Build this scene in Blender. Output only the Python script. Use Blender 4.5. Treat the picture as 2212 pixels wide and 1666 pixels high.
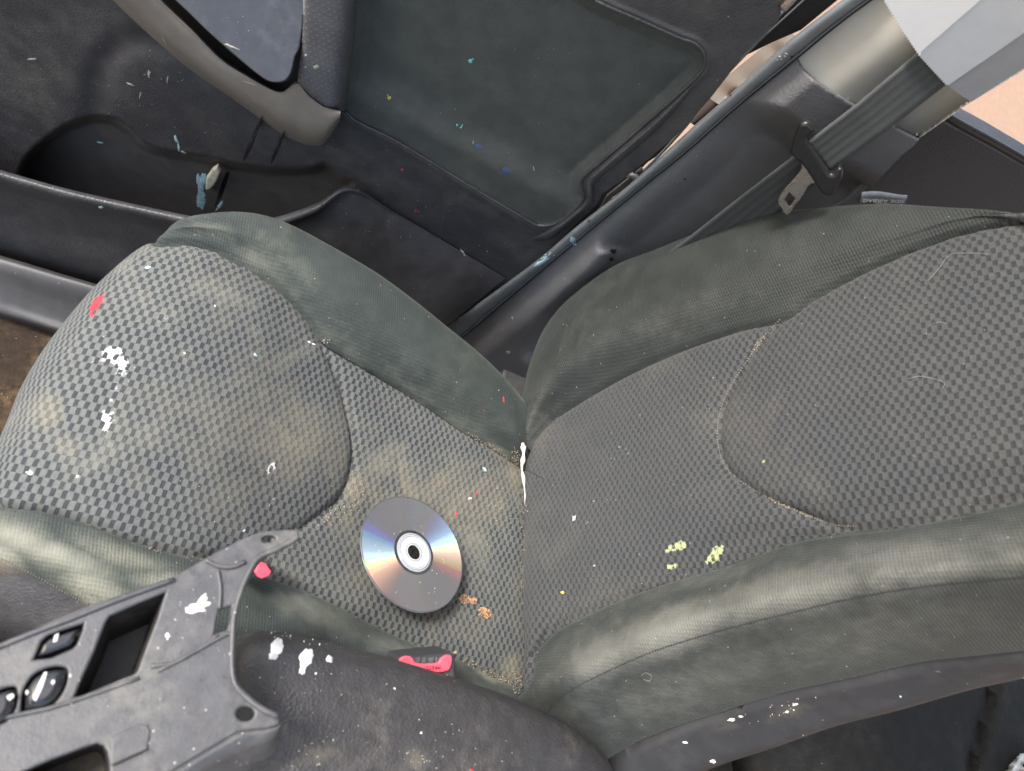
import bpy, math, random
import numpy as np
from mathutils import Vector, Matrix
from mathutils.bvhtree import BVHTree
random.seed(7); rng = np.random.default_rng(7)
for o in list(bpy.data.objects): bpy.data.objects.remove(o)
S = bpy.context.scene
col = S.collection
# ------------------------------------------------------------------ camera
F, CX, CY, PW = 1534.0, 1106.0, 833.0, 2212.0
CAM = np.array([0.0, 0.0, 1.5])
def _d(p): return np.array([(p[0]-CX)/F, -(p[1]-CY)/F, -1.0])
Zc = -_d((96, 1448)); Zc /= np.linalg.norm(Zc)
Xc = _d((4236, 2147)); Xc -= Xc.dot(Zc)*Zc; Xc /= np.linalg.norm(Xc)
Yc = np.cross(Zc, Xc)
R = np.array([Xc, Yc, Zc])                 # camera axes -> world axes
cd = bpy.data.cameras.new('camera'); cam = bpy.data.objects.new('camera', cd); col.objects.link(cam)
M = Matrix([list(R[0])+[CAM[0]], list(R[1])+[CAM[1]], list(R[2])+[CAM[2]], [0, 0, 0, 1]])
cam.matrix_world = M
cd.sensor_width = 34.6; cd.lens = F/PW*34.6; cd.clip_start = 0.02; cd.clip_end = 400
cd.dof.use_dof = True; cd.dof.focus_distance = 0.80; cd.dof.aperture_fstop = 7.5
S.camera = cam
# ------------------------------------------------------------------ light
SUN = np.array([-0.60, 0.04, 0.78]); SUN /= np.linalg.norm(SUN)
w = bpy.data.worlds.new('World'); S.world = w; w.use_nodes = True
nt = w.node_tree; bg = nt.nodes['Background']
sky = nt.nodes.new('ShaderNodeTexSky'); sky.sky_type = 'NISHITA'; sky.sun_disc = False
sky.sun_elevation = math.asin(SUN[2]); sky.sun_rotation = math.atan2(SUN[0], SUN[1])
sky.air_density = 1.6; sky.dust_density = 4.0; sky.ozone_density = 1.0
nt.links.new(sky.outputs[0], bg.inputs[0]); bg.inputs[1].default_value = 0.135
sl = bpy.data.lights.new('sun', 'SUN'); sl.energy = 1.35; sl.angle = math.radians(10); sl.color = (1, .97, .94)
so = bpy.data.objects.new('sun', sl); col.objects.link(so)
so.rotation_euler = Vector(SUN).to_track_quat('Z', 'Y').to_euler(); so.location = (-3, -1, 6)
S.view_settings.view_transform = 'Standard'; S.view_settings.look = 'None'
S.view_settings.exposure = 1.45; S.view_settings.gamma = 1; S.view_settings.use_curve_mapping = False
S.render.engine = 'CYCLES'
# ------------------------------------------------------------------ ray helpers (all camera-relative metres)
def ray(px, py):
    px = np.asarray(px, float); py = np.asarray(py, float)
    v = np.stack([(px-CX)/F, -(py-CY)/F, -np.ones_like(px)], -1)
    return v @ R.T
def Pz(px, py, z): r = ray(px, py); return r*(np.asarray(z)/r[..., 2])[..., None]
def Py(px, py, y): r = ray(px, py); return r*(np.asarray(y)/r[..., 1])[..., None]
def Pn(px, py, n, p0, h=0.0):
    r = ray(px, py); return r*((p0@n + np.asarray(h))/(r@n))[..., None]
def proj(P):
    c = P @ R; return CX+F*c[..., 0]/-c[..., 2], CY-F*c[..., 1]/-c[..., 2]
def cr(P, n):                                # Catmull-Rom along axis 0
    P = np.asarray(P, float); Q = np.concatenate([(2*P[0]-P[1])[None], P, (2*P[-1]-P[-2])[None]])
    out = []
    for i in range(len(P)-1):
        a, b, c, d = Q[i], Q[i+1], Q[i+2], Q[i+3]
        for k in range(n):
            t = k/n; out.append(.5*((2*b)+(-a+c)*t+(2*a-5*b+4*c-d)*t*t+(-a+3*b-3*c+d)*t**3))
    out.append(P[-1]); return np.array(out)
def sheet(rows, nr, nc):
    G = cr(np.array(rows), nr); return np.swapaxes(cr(np.swapaxes(G, 0, 1), nc), 0, 1)
def seg_near(px, py, line):                  # distance and nearest point to a polyline
    best = np.full(px.shape, 1e9); qx = px.copy(); qy = py.copy()
    L = np.asarray(line, float)
    for a, b in zip(L[:-1], L[1:]):
        d = b-a; l2 = max(d@d, 1e-9)
        t = np.clip(((px-a[0])*d[0]+(py-a[1])*d[1])/l2, 0, 1)
        x = a[0]+t*d[0]; y = a[1]+t*d[1]; e = np.hypot(px-x, py-y); m = e < best
        best = np.where(m, e, best); qx = np.where(m, x, qx); qy = np.where(m, y, qy)
    return best, qx, qy
def inside(px, py, poly):
    r = np.zeros(px.shape, bool); n = len(poly)
    for i in range(n):
        x1, y1 = poly[i]; x2, y2 = poly[(i+1) % n]
        if y1 == y2: continue
        c = ((y1 > py) != (y2 > py)) & (px < (x2-x1)*(py-y1)/(y2-y1)+x1); r ^= c
    return r
def sd(px, py, poly):                        # signed distance, negative inside
    d, _, _ = seg_near(px, py, list(poly)+[poly[0]]); return np.where(inside(px, py, poly), -d, d)
def sm(x, a, b): t = np.clip((x-a)/(b-a), 0, 1); return t*t*(3-2*t)
def cl(poly, n=6): return [tuple(p) for p in cr(np.array(poly+[poly[0]], float), n)][:-1]
def op(line, n=6): return [tuple(p) for p in cr(np.array(line, float), n)]
def normals(G):
    du = np.gradient(G, axis=1); dv = np.gradient(G, axis=0); N = np.cross(du, dv)
    N /= np.linalg.norm(N, axis=-1, keepdims=True)+1e-12
    s = np.sign(-(N*G).sum(-1).mean()) or 1; return N*s
# ------------------------------------------------------------------ object helpers
ROOTLOC = {}
def empty(name, label, cat, loc, group=None):
    o = bpy.data.objects.new(name, None); col.objects.link(o); o.empty_display_size = .05
    loc = np.asarray(loc, float)+CAM; o.location = loc; ROOTLOC[o.name] = loc
    o['label'] = label; o['category'] = cat
    if group: o['group'] = group
    return o
def tag(o, label, cat, group=None):
    o['label'] = label; o['category'] = cat
    if group: o['group'] = group
def mk(name, V, Fc, mat, parent=None, uv=None, attrs=None, smooth=True):
    V = np.asarray(V, float)+CAM
    if parent is None:
        org = np.array([V[:, 0].mean(), V[:, 1].mean(), V[:, 2].min()])
    else: org = ROOTLOC[parent.name]
    me = bpy.data.meshes.new(name)
    me.from_pydata((V-org).tolist(), [], [tuple(int(i) for i in f) for f in Fc])
    if uv is not None:
        ul = me.uv_layers.new(name='UVMap'); li = np.zeros(len(me.loops), int)
        me.loops.foreach_get('vertex_index', li); ul.data.foreach_set('uv', np.asarray(uv)[li].ravel())
    for k, a in (attrs or {}).items():
        at = me.attributes.new(k, 'FLOAT', 'POINT'); at.data.foreach_set('value', np.asarray(a, float).ravel())
    if smooth: me.polygons.foreach_set('use_smooth', [True]*len(me.polygons))
    me.materials.append(mat); me.update()
    o = bpy.data.objects.new(name, me); col.objects.link(o)
    if parent is None: o.location = org; ROOTLOC[o.name] = org
    else:
        o.parent = parent; ROOTLOC[o.name] = org
    return o
def grid_faces(nr, nc):
    i = np.arange(nr*nc).reshape(nr, nc)
    return np.stack([i[:-1, :-1], i[:-1, 1:], i[1:, 1:], i[1:, :-1]], -1).reshape(-1, 4)
def piece(name, G, keep, mat, parent, uv=None, attrs=None, thick=0.0):
    """faces of grid G chosen by keep (boolean per face)"""
    nr, nc = G.shape[:2]; Fc = grid_faces(nr, nc)[keep.ravel()]
    if len(Fc) == 0: raise RuntimeError('empty '+name)
    used = np.unique(Fc); mp = np.full(nr*nc, -1); mp[used] = np.arange(len(used))
    V = G.reshape(-1, 3)[used]
    # orient to the camera
    f0 = Fc[len(Fc)//2]; P = G.reshape(-1, 3); n = np.cross(P[f0[1]]-P[f0[0]], P[f0[2]]-P[f0[1]])
    if n@P[f0[0]] > 0: Fc = Fc[:, ::-1]
    return mk(name, V, mp[Fc], mat, parent, None if uv is None else uv.reshape(-1, 2)[used],
              {k: a.ravel()[used] for k, a in (attrs or {}).items()})
def fc(A): return .25*(A[:-1, :-1]+A[1:, :-1]+A[:-1, 1:]+A[1:, 1:])
def tube(name, pts, r, mat, parent=None, seg=6, taper=False):
    pts = np.asarray(pts, float); n = len(pts); V = []; Fc = []
    up = np.array([.3, .2, 1.]); rr = np.full(n, r) if np.isscalar(r) else np.asarray(r)
    for i in range(n):
        t = pts[min(i+1, n-1)]-pts[max(i-1, 0)]; t /= np.linalg.norm(t)+1e-12
        a = np.cross(t, up); a /= np.linalg.norm(a)+1e-12; b = np.cross(t, a)
        for k in range(seg):
            th = 2*math.pi*k/seg; V.append(pts[i]+rr[i]*(math.cos(th)*a+math.sin(th)*b))
    for i in range(n-1):
        for k in range(seg): Fc.append((i*seg+k, i*seg+(k+1) % seg, (i+1)*seg+(k+1) % seg, (i+1)*seg+k))
    Fc.append(tuple(range(seg))[::-1]); Fc.append(tuple(range((n-1)*seg, n*seg)))
    return mk(name, V, Fc, mat, parent)
def slab(name, poly3, holes3, thick, bevel, mat, parent=None, n=None):
    """flat plate of given 3D outline (points near a plane) with holes, thickness and rounded edges"""
    P = np.asarray(poly3, float); c = P.mean(0)
    if n is None:
        u_, s_, vt = np.linalg.svd(P-c); n = vt[2]
        if n@c > 0: n = -n
    a = np.cross(n, [0.1, 1, .05]); a /= np.linalg.norm(a); b = np.cross(n, a)
    cu = bpy.data.curves.new(name, 'CURVE'); cu.dimensions = '2D'; cu.fill_mode = 'BOTH'
    cu.extrude = max(thick/2-bevel, 1e-5); cu.bevel_depth = bevel; cu.offset = -bevel; cu.bevel_resolution = 2
    for L in [P]+[np.asarray(h, float) for h in holes3]:
        s = cu.splines.new('POLY'); s.points.add(len(L)-1); s.use_cyclic_u = True
        q = L-c
        for k in range(len(L)): s.points[k].co = (q[k]@a, q[k]@b, 0, 1)
    t = bpy.data.objects.new('t', cu); col.objects.link(t)
    dg = bpy.context.evaluated_depsgraph_get(); dg.update()
    me = bpy.data.meshes.new_from_object(t.evaluated_get(dg)); bpy.data.objects.remove(t)
    V = np.zeros(len(me.vertices)*3); me.vertices.foreach_get('co', V); V = V.reshape(-1, 3)
    W3 = c+V[:, :1]*a+V[:, 1:2]*b+V[:, 2:]*n-n*thick/2
    Fc = [tuple(p.vertices) for p in me.polygons]; bpy.data.meshes.remove(me)
    o = mk(name, W3, Fc, mat, parent, smooth=False); return o
def box(name, lo, hi, mat, parent=None, bev=.004):
    lo = np.array(lo, float); hi = np.array(hi, float)
    V = [[(lo, hi)[i][0], (lo, hi)[j][1], (lo, hi)[k][2]] for i in (0, 1) for j in (0, 1) for k in (0, 1)]
    Fc = [(0, 1, 3, 2), (4, 6, 7, 5), (0, 4, 5, 1), (2, 3, 7, 6), (0, 2, 6, 4), (1, 5, 7, 3)]
    o = mk(name, V, Fc, mat, parent, smooth=False)
    if bev: m = o.modifiers.new('b', 'BEVEL'); m.width = bev; m.segments = 3
    return o
# ------------------------------------------------------------------ materials
def new(name):
    m = bpy.data.materials.new(name); m.use_nodes = True; t = m.node_tree
    return m, t, t.nodes['Principled BSDF']
class N:
    def __init__(s, t): s.t = t
    def n(s, ty, **k):
        x = s.t.nodes.new(ty)
        for a, v in k.items():
            if a.startswith('i'): x.inputs[int(a[1:])].default_value = v
            else: setattr(x, a, v)
        return x
    def l(s, a, b): s.t.links.new(a, b)
    def m(s, op, a, b=None, c=None):
        x = s.t.nodes.new('ShaderNodeMath'); x.operation = op
        for i, v in enumerate((a, b, c)):
            if v is None: continue
            if isinstance(v, (int, float)): x.inputs[i].default_value = v
            else: s.l(v, x.inputs[i])
        return x.outputs[0]
    def mix(s, f, a, b):
        x = s.t.nodes.new('ShaderNodeMix'); x.data_type = 'RGBA'
        for i, v in ((0, f), (6, a), (7, b)):
            if isinstance(v, (int, float)): x.inputs[i].default_value = v
            elif isinstance(v, tuple): x.inputs[i].default_value = v+(1,)*(4-len(v))
            else: s.l(v, x.inputs[i])
        return x.outputs[2]
    def noise(s, vec, scale, det=3, rough=.55, w=0.0):
        x = s.n('ShaderNodeTexNoise'); x.inputs['Scale'].default_value = scale
        x.inputs['Detail'].default_value = det; x.inputs['Roughness'].default_value = rough
        if w: x.inputs['Distortion'].default_value = w
        s.l(vec, x.inputs['Vector']); return x.outputs['Fac']
    def ramp(s, f, a, b):
        x = s.n('ShaderNodeMapRange'); x.interpolation_type = 'SMOOTHSTEP'
        s.l(f, x.inputs[0]); x.inputs[1].default_value = a; x.inputs[2].default_value = b; return x.outputs[0]
def surf(name, base, rough=.6, var=.25, dust=(.32, .28, .22), dustamt=.25, dscale=9, grain=900, gs=.25, gk='vor',
         metallic=0, spec=.5, specks=.0, sheen=0.0, coat=0.0, roughvar=.15, dirt_light_col=(.27, .24, .175), scratch=0.0):
    """worn material: colour drift, patchy dust, fine specks, scratches, grain bump, painted-on dirt attribute, crest highlight included"""
    m, t, b = new(name); k = N(t)
    g = k.n('ShaderNodeNewGeometry').outputs['Position']
    n1 = k.noise(g, dscale, 5, .6); n2 = k.noise(g, dscale*5, 4, .65)
    c = k.mix(k.m('MULTIPLY', k.ramp(n2, .3, .75), var), base, tuple(x*1.9 for x in base))
    dm = k.m('MULTIPLY', k.m('MULTIPLY', k.ramp(n1, .42, .72), k.ramp(n2, .3, .7)), dustamt)
    c = k.mix(dm, c, dust)
    if specks:
        v = k.n('ShaderNodeTexVoronoi'); v.inputs['Scale'].default_value = 260; k.l(g, v.inputs['Vector'])
        rnd = k.n('ShaderNodeSeparateColor'); k.l(v.outputs['Color'], rnd.inputs[0])
        s1 = k.m('MULTIPLY', k.m('LESS_THAN', v.outputs['Distance'], .15), k.m('LESS_THAN', rnd.outputs[0], specks*.6))
        c = k.mix(k.m('MULTIPLY', s1, .7), c, (.5, .47, .4))
    if scratch:
        mp = k.n('ShaderNodeMapping'); mp.inputs['Rotation'].default_value = (.4, .9, .7); mp.inputs['Scale'].default_value = (12, 160, 60)
        k.l(g, mp.inputs[0]); sc = k.ramp(k.noise(mp.outputs[0], 1.0, 4, .7), .66, .74)
        c = k.mix(k.m('MULTIPLY', k.m('MULTIPLY', sc, k.ramp(n1, .45, .6)), scratch), c, (.25, .23, .22))
    at = k.n('ShaderNodeAttribute', attribute_name='dirt_light')
    dn = k.noise(g, 55, 5, .7)
    df = k.ramp(k.m('ADD', at.outputs['Fac'], k.m('MULTIPLY', k.m('SUBTRACT', dn, .5), .9)), .0, 1.3)
    df = k.m('MULTIPLY', k.m('MULTIPLY', df, k.ramp(at.outputs['Fac'], .0, .12)), .65)
    c = k.mix(df, c, dirt_light_col)
    k.l(c, b.inputs['Base Color'])
    r = k.m('ADD', rough, k.m('MULTIPLY', k.m('SUBTRACT', n2, .5), roughvar*2)); r = k.m('ADD', r, k.m('MULTIPLY', dm, .5))
    k.l(r, b.inputs['Roughness'])
    b.inputs['Metallic'].default_value = metallic; b.inputs['Specular IOR Level'].default_value = spec
    if sheen: b.inputs['Sheen Weight'].default_value = sheen; b.inputs['Sheen Roughness'].default_value = .45; b.inputs['Sheen Tint'].default_value = (.8, .9, .85, 1)
    if coat: b.inputs['Coat Weight'].default_value = coat; b.inputs['Coat Roughness'].default_value = .12
    bp = k.n('ShaderNodeBump'); bp.inputs['Strength'].default_value = gs; bp.inputs['Distance'].default_value = .0012
    if gk == 'vor':
        v = k.n('ShaderNodeTexVoronoi'); v.inputs['Scale'].default_value = grain; v.feature = 'F1'
        wn = k.n('ShaderNodeVectorMath', operation='ADD'); nz = k.n('ShaderNodeTexNoise'); nz.inputs['Scale'].default_value = grain*.5
        k.l(g, nz.inputs['Vector']); sc = k.n('ShaderNodeVectorMath', operation='SCALE'); sc.inputs['Scale'].default_value = 1.2/grain
        k.l(nz.outputs['Color'], sc.inputs[0]); k.l(g, wn.inputs[0]); k.l(sc.outputs[0], wn.inputs[1]); k.l(wn.outputs[0], v.inputs['Vector'])
        h = k.m('ADD', v.outputs['Distance'], k.m('MULTIPLY', k.noise(g, grain*.22, 3), 1.2))
    elif gk == 'weave':
        uvn = k.n('ShaderNodeTexCoord').outputs['UV']; sp = k.n('ShaderNodeSeparateXYZ'); k.l(uvn, sp.inputs[0])
        a = k.m('SINE', k.m('MULTIPLY', k.m('ADD', sp.outputs[0], k.m('MULTIPLY', sp.outputs[1], .25)), 6.283/.0026))
        b2 = k.m('SINE', k.m('MULTIPLY', sp.outputs[1], 6.283/.0030))
        h = k.m('ADD', k.m('MULTIPLY', k.m('ADD', a, k.m('MULTIPLY', b2, .8)), .2), k.noise(g, 700, 3))
    elif gk == 'dots':
        h = k.noise(g, grain, 2)
    else: h = k.noise(g, grain, 4, .7)
    if gk == 'perf':
        sp = k.n('ShaderNodeSeparateXYZ'); k.l(k.n('ShaderNodeTexCoord').outputs['UV'], sp.inputs[0])
        u = k.m('MULTIPLY', sp.outputs[0], 1/.0052); vv = k.m('MULTIPLY', sp.outputs[1], 1/.0052)
        u2 = k.m('ADD', u, k.m('MULTIPLY', k.m('FLOORED_MODULO', k.m('FLOOR', vv), 2), .5))
        dx = k.m('SUBTRACT', k.m('FRACT', u2), .5); dy = k.m('SUBTRACT', k.m('FRACT', vv), .5)
        d = k.m('SQRT', k.m('ADD', k.m('MULTIPLY', dx, dx), k.m('MULTIPLY', dy, dy)))
        hole = k.ramp(d, .24, .14); c2 = k.mix(k.m('MULTIPLY', hole, .35), c, (.25, .25, .27)); k.l(c2, b.inputs['Base Color'])
        h = k.m('ADD', k.m('MULTIPLY', hole, 1.0), k.m('MULTIPLY', k.noise(g, 900, 2), .3))
    k.l(h, bp.inputs['Height']); k.l(bp.outputs[0], b.inputs['Normal'])
    return m
def checker(name, light, dark, a, bb, wear=.5, dust=(.37, .31, .22), dustamt=.5):
    """woven fabric of raised pale and sunk dark cells, cell sizes a by bb metres"""
    m, t, b = new(name); k = N(t)
    g = k.n('ShaderNodeNewGeometry').outputs['Position']
    uv = k.n('ShaderNodeTexCoord').outputs['UV']
    nz = k.n('ShaderNodeTexNoise'); nz.inputs['Scale'].default_value = 60; k.l(uv, nz.inputs['Vector'])
    sc = k.n('ShaderNodeVectorMath', operation='SCALE'); sc.inputs['Scale'].default_value = .0022; k.l(nz.outputs['Color'], sc.inputs[0])
    ad = k.n('ShaderNodeVectorMath', operation='ADD'); k.l(uv, ad.inputs[0]); k.l(sc.outputs[0], ad.inputs[1])
    nf = k.n('ShaderNodeTexNoise'); nf.inputs['Scale'].default_value = 900; k.l(uv, nf.inputs['Vector'])
    sf = k.n('ShaderNodeVectorMath', operation='SCALE'); sf.inputs['Scale'].default_value = .0009; k.l(nf.outputs['Color'], sf.inputs[0])
    ad2 = k.n('ShaderNodeVectorMath', operation='ADD'); k.l(ad.outputs[0], ad2.inputs[0]); k.l(sf.outputs[0], ad2.inputs[1])
    sp = k.n('ShaderNodeSeparateXYZ'); k.l(ad2.outputs[0], sp.inputs[0])
    u = k.m('DIVIDE', sp.outputs[0], a); v = k.m('DIVIDE', sp.outputs[1], bb)
    chk = k.m('FLOORED_MODULO', k.m('ADD', k.m('FLOOR', u), k.m('FLOOR', v)), 2)
    fu = k.m('FRACT', u); fv = k.m('FRACT', v)
    eu = k.m('MINIMUM', fu, k.m('SUBTRACT', 1, fu)); ev = k.m('MINIMUM', fv, k.m('SUBTRACT', 1, fv))
    dk = k.m('MULTIPLY', chk, k.m('MULTIPLY', k.ramp(eu, .02, .12), k.ramp(ev, .0, .07)))
    bars = k.m('ABSOLUTE', k.m('SINE', k.m('MULTIPLY', fu, 3.1416*3)))                # twin ribs inside a dark cell
    hatch = k.m('SINE', k.m('MULTIPLY', fv, 6.283*6))
    big = k.noise(g, 7, 5, .6); mid = k.noise(g, 15, 8, .72, .6); fine = k.noise(g, 420, 3, .7)
    wearm = k.m('MULTIPLY', k.ramp(k.m('ADD', big, k.m('MULTIPLY', k.m('SUBTRACT', mid, .5), .6)), .50, .72), wear)
    lc = k.mix(k.m('MULTIPLY', k.ramp(fine, .3, .7), .5), tuple(x*.75 for x in light), tuple(x*1.2 for x in light))
    dd = k.mix(k.m('MULTIPLY', bars, .55), tuple(x*.45 for x in dark), tuple(x*1.5 for x in dark))
    at0 = k.n('ShaderNodeAttribute', attribute_name='dirt_light'); wearm = k.m('MINIMUM', 1, k.m('ADD', wearm, k.m('MULTIPLY', k.ramp(k.m('ADD', at0.outputs['Fac'], k.m('SUBTRACT', mid, .5)), .2, .9), .55)))
    c = k.mix(k.m('MULTIPLY', dk, k.m('SUBTRACT', 1, k.m('MULTIPLY', wearm, .6))), lc, dd)
    dm = k.m('MULTIPLY', k.ramp(mid, .38, .72), dustamt*.5)
    c = k.mix(k.m('ADD', dm, k.m('MULTIPLY', wearm, .22)), c, dust)
    at = k.n('ShaderNodeAttribute', attribute_name='dirt_light')
    df = k.ramp(k.m('ADD', at.outputs['Fac'], k.m('MULTIPLY', k.m('SUBTRACT', mid, .5), 1.3)), .2, 1.3)
    df = k.m('MULTIPLY', df, k.m('MULTIPLY', k.ramp(at.outputs['Fac'], 0, .12), k.m('SUBTRACT', 1, k.m('MULTIPLY', dk, .45))))
    df = k.m('MULTIPLY', df, .5)
    c = k.mix(df, c, (.285, .235, .155))
    pn = k.noise(g, 170, 5, .75)
    for nm, pc in (('paint_white', (.70, .70, .70)), ('paint_red', (.50, .035, .05)), ('paint_yellow', (.36, .40, .22))):
        pa = k.n('ShaderNodeAttribute', attribute_name=nm).outputs['Fac']
        q = k.m('SUBTRACT', k.m('ADD', pa, k.m('MULTIPLY', k.m('SUBTRACT', pn, .5), 1.3)), k.m('MULTIPLY', dk, .28))
        pm = k.m('MULTIPLY', k.ramp(q, .36, .52), k.ramp(pa, .08, .2)); c = k.mix(k.m('MULTIPLY', pm, .95), c, pc)
    k.l(c, b.inputs['Base Color']); b.inputs['Roughness'].default_value = .78
    b.inputs['Specular IOR Level'].default_value = .3
    b.inputs['Sheen Weight'].default_value = .12; b.inputs['Sheen Roughness'].default_value = .5
    bp = k.n('ShaderNodeBump'); bp.inputs['Strength'].default_value = .8; bp.inputs['Distance'].default_value = .0011
    rib = k.m('SINE', k.m('MULTIPLY', fu, 6.283*4))
    h = k.m('ADD', k.m('MULTIPLY', k.m('SUBTRACT', 1, dk), .9), k.m('MULTIPLY', fine, .5))
    h = k.m('ADD', h, k.m('MULTIPLY', k.m('MULTIPLY', bars, chk), .35)); h = k.m('ADD', h, k.m('MULTIPLY', rib, .06))
    k.l(h, bp.inputs['Height']); k.l(bp.outputs[0], b.inputs['Normal'])
    return m
def plain(name, c, rough=.5, metallic=0, coat=0, spec=.5, var=1.0):
    m, t, b = new(name); k = N(t); g = k.n('ShaderNodeNewGeometry').outputs['Position']
    n = k.noise(g, 90, 4, .7)
    k.l(k.mix(k.ramp(n, .3, .7), tuple(x*(1-.2*var) for x in c), tuple(min(1, x*(1+.15*var)) for x in c)), b.inputs['Base Color'])
    b.inputs['Roughness'].default_value = rough; b.inputs['Metallic'].default_value = metallic
    b.inputs['Coat Weight'].default_value = coat; b.inputs['Specular IOR Level'].default_value = spec
    return m
MT = {}
MT['check_seat'] = checker('cushion_check', (.135, .150, .146), (.044, .046, .056), .0039, .0066, 1.0, dust=(.27, .26, .20), dustamt=.35)
MT['check_back'] = checker('backrest_check', (.066, .074, .078), (.036, .035, .039), .0036, .0054, .2, dustamt=.06)
MT['cloth'] = surf('plain_seat_cloth', (.036, .045, .043), .75, .3, (.17, .175, .145), .35, 8, gs=.45, gk='weave', spec=.25, specks=.02, sheen=.12, dirt_light_col=(.36, .36, .29))
MT['cloth_back'] = surf('plain_backrest_cloth', (.025, .029, .028), .62, .3, (.09, .092, .082), .25, 7, gs=.45, gk='weave', spec=.3, specks=.01, sheen=.10, dirt_light_col=(.25, .25, .225))  # this dirt colour also paints the highlight on the inner bolster
MT['door_cloth'] = surf('door_cloth', (.066, .072, .070), .88, .35, (.10, .105, .095), .35, 9, gs=.35, gk='weave', spec=.2, specks=.004, sheen=.1)
MT['vinyl'] = surf('grained_vinyl', (.044, .046, .052), .38, .35, (.12, .11, .10), .3, 8, 520, .35, specks=.02, scratch=.25)
MT['vinyl_dull'] = surf('dull_grained_plastic', (.042, .043, .048), .50, .35, (.12, .105, .09), .35, 8, 600, .3, specks=.03, scratch=.3)
MT['pocket'] = surf('pocket_plastic', (.080, .073, .070), .62, .4, (.10, .085, .06), .35, 11, 900, .15, 'noise', specks=.03)
MT['pillar'] = surf('pillar_vinyl', (.118, .120, .128), .50, .15, (.13, .12, .11), .2, 6, 560, .35, specks=.012, scratch=.12)
MT['rubber'] = surf('sill_strip_rubber', (.13, .145, .155), .34, .3, (.2, .2, .19), .25, 9, 900, .15, 'noise', specks=.02)
MT['beige'] = surf('beige_plastic', (.38, .37, .335), .66, .12, (.3, .28, .24), .1, 6, 1200, .05, 'noise')
MT['taupe'] = surf('taupe_plastic', (.20, .178, .158), .34, .2, (.3, .27, .22), .15, 6, 1200, .06, 'noise', scratch=.1)
MT['gloss'] = surf('glossy_black', (.020, .020, .023), .12, .4, (.22, .22, .22), .35, 14, 300, .03, 'noise', specks=.01, coat=.4, roughvar=.12)
MT['perf'] = surf('perforated_leather', (.105, .105, .116), .5, .3, (.2, .18, .15), .2, 9, 900, .6, 'perf')
MT['trim'] = surf('console_plastic', (.066, .067, .072), .34, .35, (.30, .28, .23), .35, 22, 700, .3, 'noise', specks=.16, scratch=.9, roughvar=.2)
MT['trim_dark'] = surf('console_dark_plastic', (.036, .033, .031), .5, .45, (.25, .2, .12), .5, 26, 700, .2, 'noise', specks=.14)
MT['arm'] = surf('armrest_leather', (.036, .035, .037), .5, .3, (.20, .18, .15), .25, 17, 420, .35, specks=.03, scratch=.2)
MT['shell'] = surf('backrest_shell_plastic', (.016, .016, .019), .55, .3, (.15, .14, .13), .15, 13, 900, .15, 'noise', specks=.0, scratch=.6)
MT['black'] = plain('black_paint', (.012, .011, .012), .35)
MT['dark'] = plain('dark_void_plastic', (.012, .012, .013), .7)
MT['carpet'] = surf('brown_carpet', (.035, .026, .020), .95, .6, (.22, .15, .08), .6, 18, 260, 1.0, 'noise', specks=.14, spec=.1)
MT['rearcloth'] = surf('rear_cloth', (.022, .021, .020), .9, .4, (.12, .115, .10), .2, 9, gs=.6, gk='weave', spec=.1, specks=.01)
MT['ground'] = surf('dry_earth', (.30, .20, .14), .95, .25, (.27, .20, .15), .7, 5, 30, .3, 'noise', spec=.1)
MT['thread'] = plain('thread', (.20, .17, .13), .8)
MT['thread_dark'] = plain('dark_thread', (.02, .02, .022), .8)
MT['white'] = plain('white_paint_and_glint', (.72, .72, .72), .6, var=1.2)
MT['cream'] = plain('cream_foam', (.92, .82, .64), .8)
MT['paper'] = plain('off_white_paper', (.72, .69, .64), .8)
MT['red'] = plain('red_paint', (.60, .03, .05), .5)
MT['blue'] = plain('pale_blue_paint', (.42, .62, .68), .55, var=1.5)
MT['navy'] = plain('blue_paint', (.06, .09, .20), .55)
MT['cyan'] = plain('turquoise_paint', (.18, .60, .62), .5)
MT['yellow'] = plain('pale_yellow_paint', (.38, .42, .24), .6, var=1.5)
MT['lemon'] = plain('lemon_paint', (.6, .55, .1), .6)
MT['orange'] = plain('orange_crumb', (.50, .29, .16), .8, var=2)
MT['tan'] = plain('tan_crumb', (.36, .30, .21), .8)
MT['button'] = plain('red_button', (.80, .10, .15), .32, coat=.3)
MT['lint'] = plain('pale_lint', (.34, .33, .29), .8)
MT['steel'] = surf('worn_steel', (.50, .48, .45), .28, .15, (.3, .26, .2), .1, 20, 400, .3, 'noise', metallic=1)
MT['tonguep'] = plain('tongue_plastic', (.016, .016, .017), .28, coat=.2)
MT['tag'] = plain('tag_cloth', (.13, .145, .175), .8)
MT['tagtext'] = plain('tag_thread', (.60, .60, .54), .8)
MT['tape1'] = plain('tape_lit', (.95, .96, .97), .3, var=.1)  # one tape in three tones: light and shade of its facets as colour
MT['tape2'] = plain('tape_half_lit', (.60, .63, .67), .3, var=.15)
MT['tape3'] = plain('tape_shaded', (.33, .335, .36), .25, var=.2)
MT['metalbody'] = plain('silver_metal', (.15, .135, .12), .4, .2, var=.3)
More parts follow.
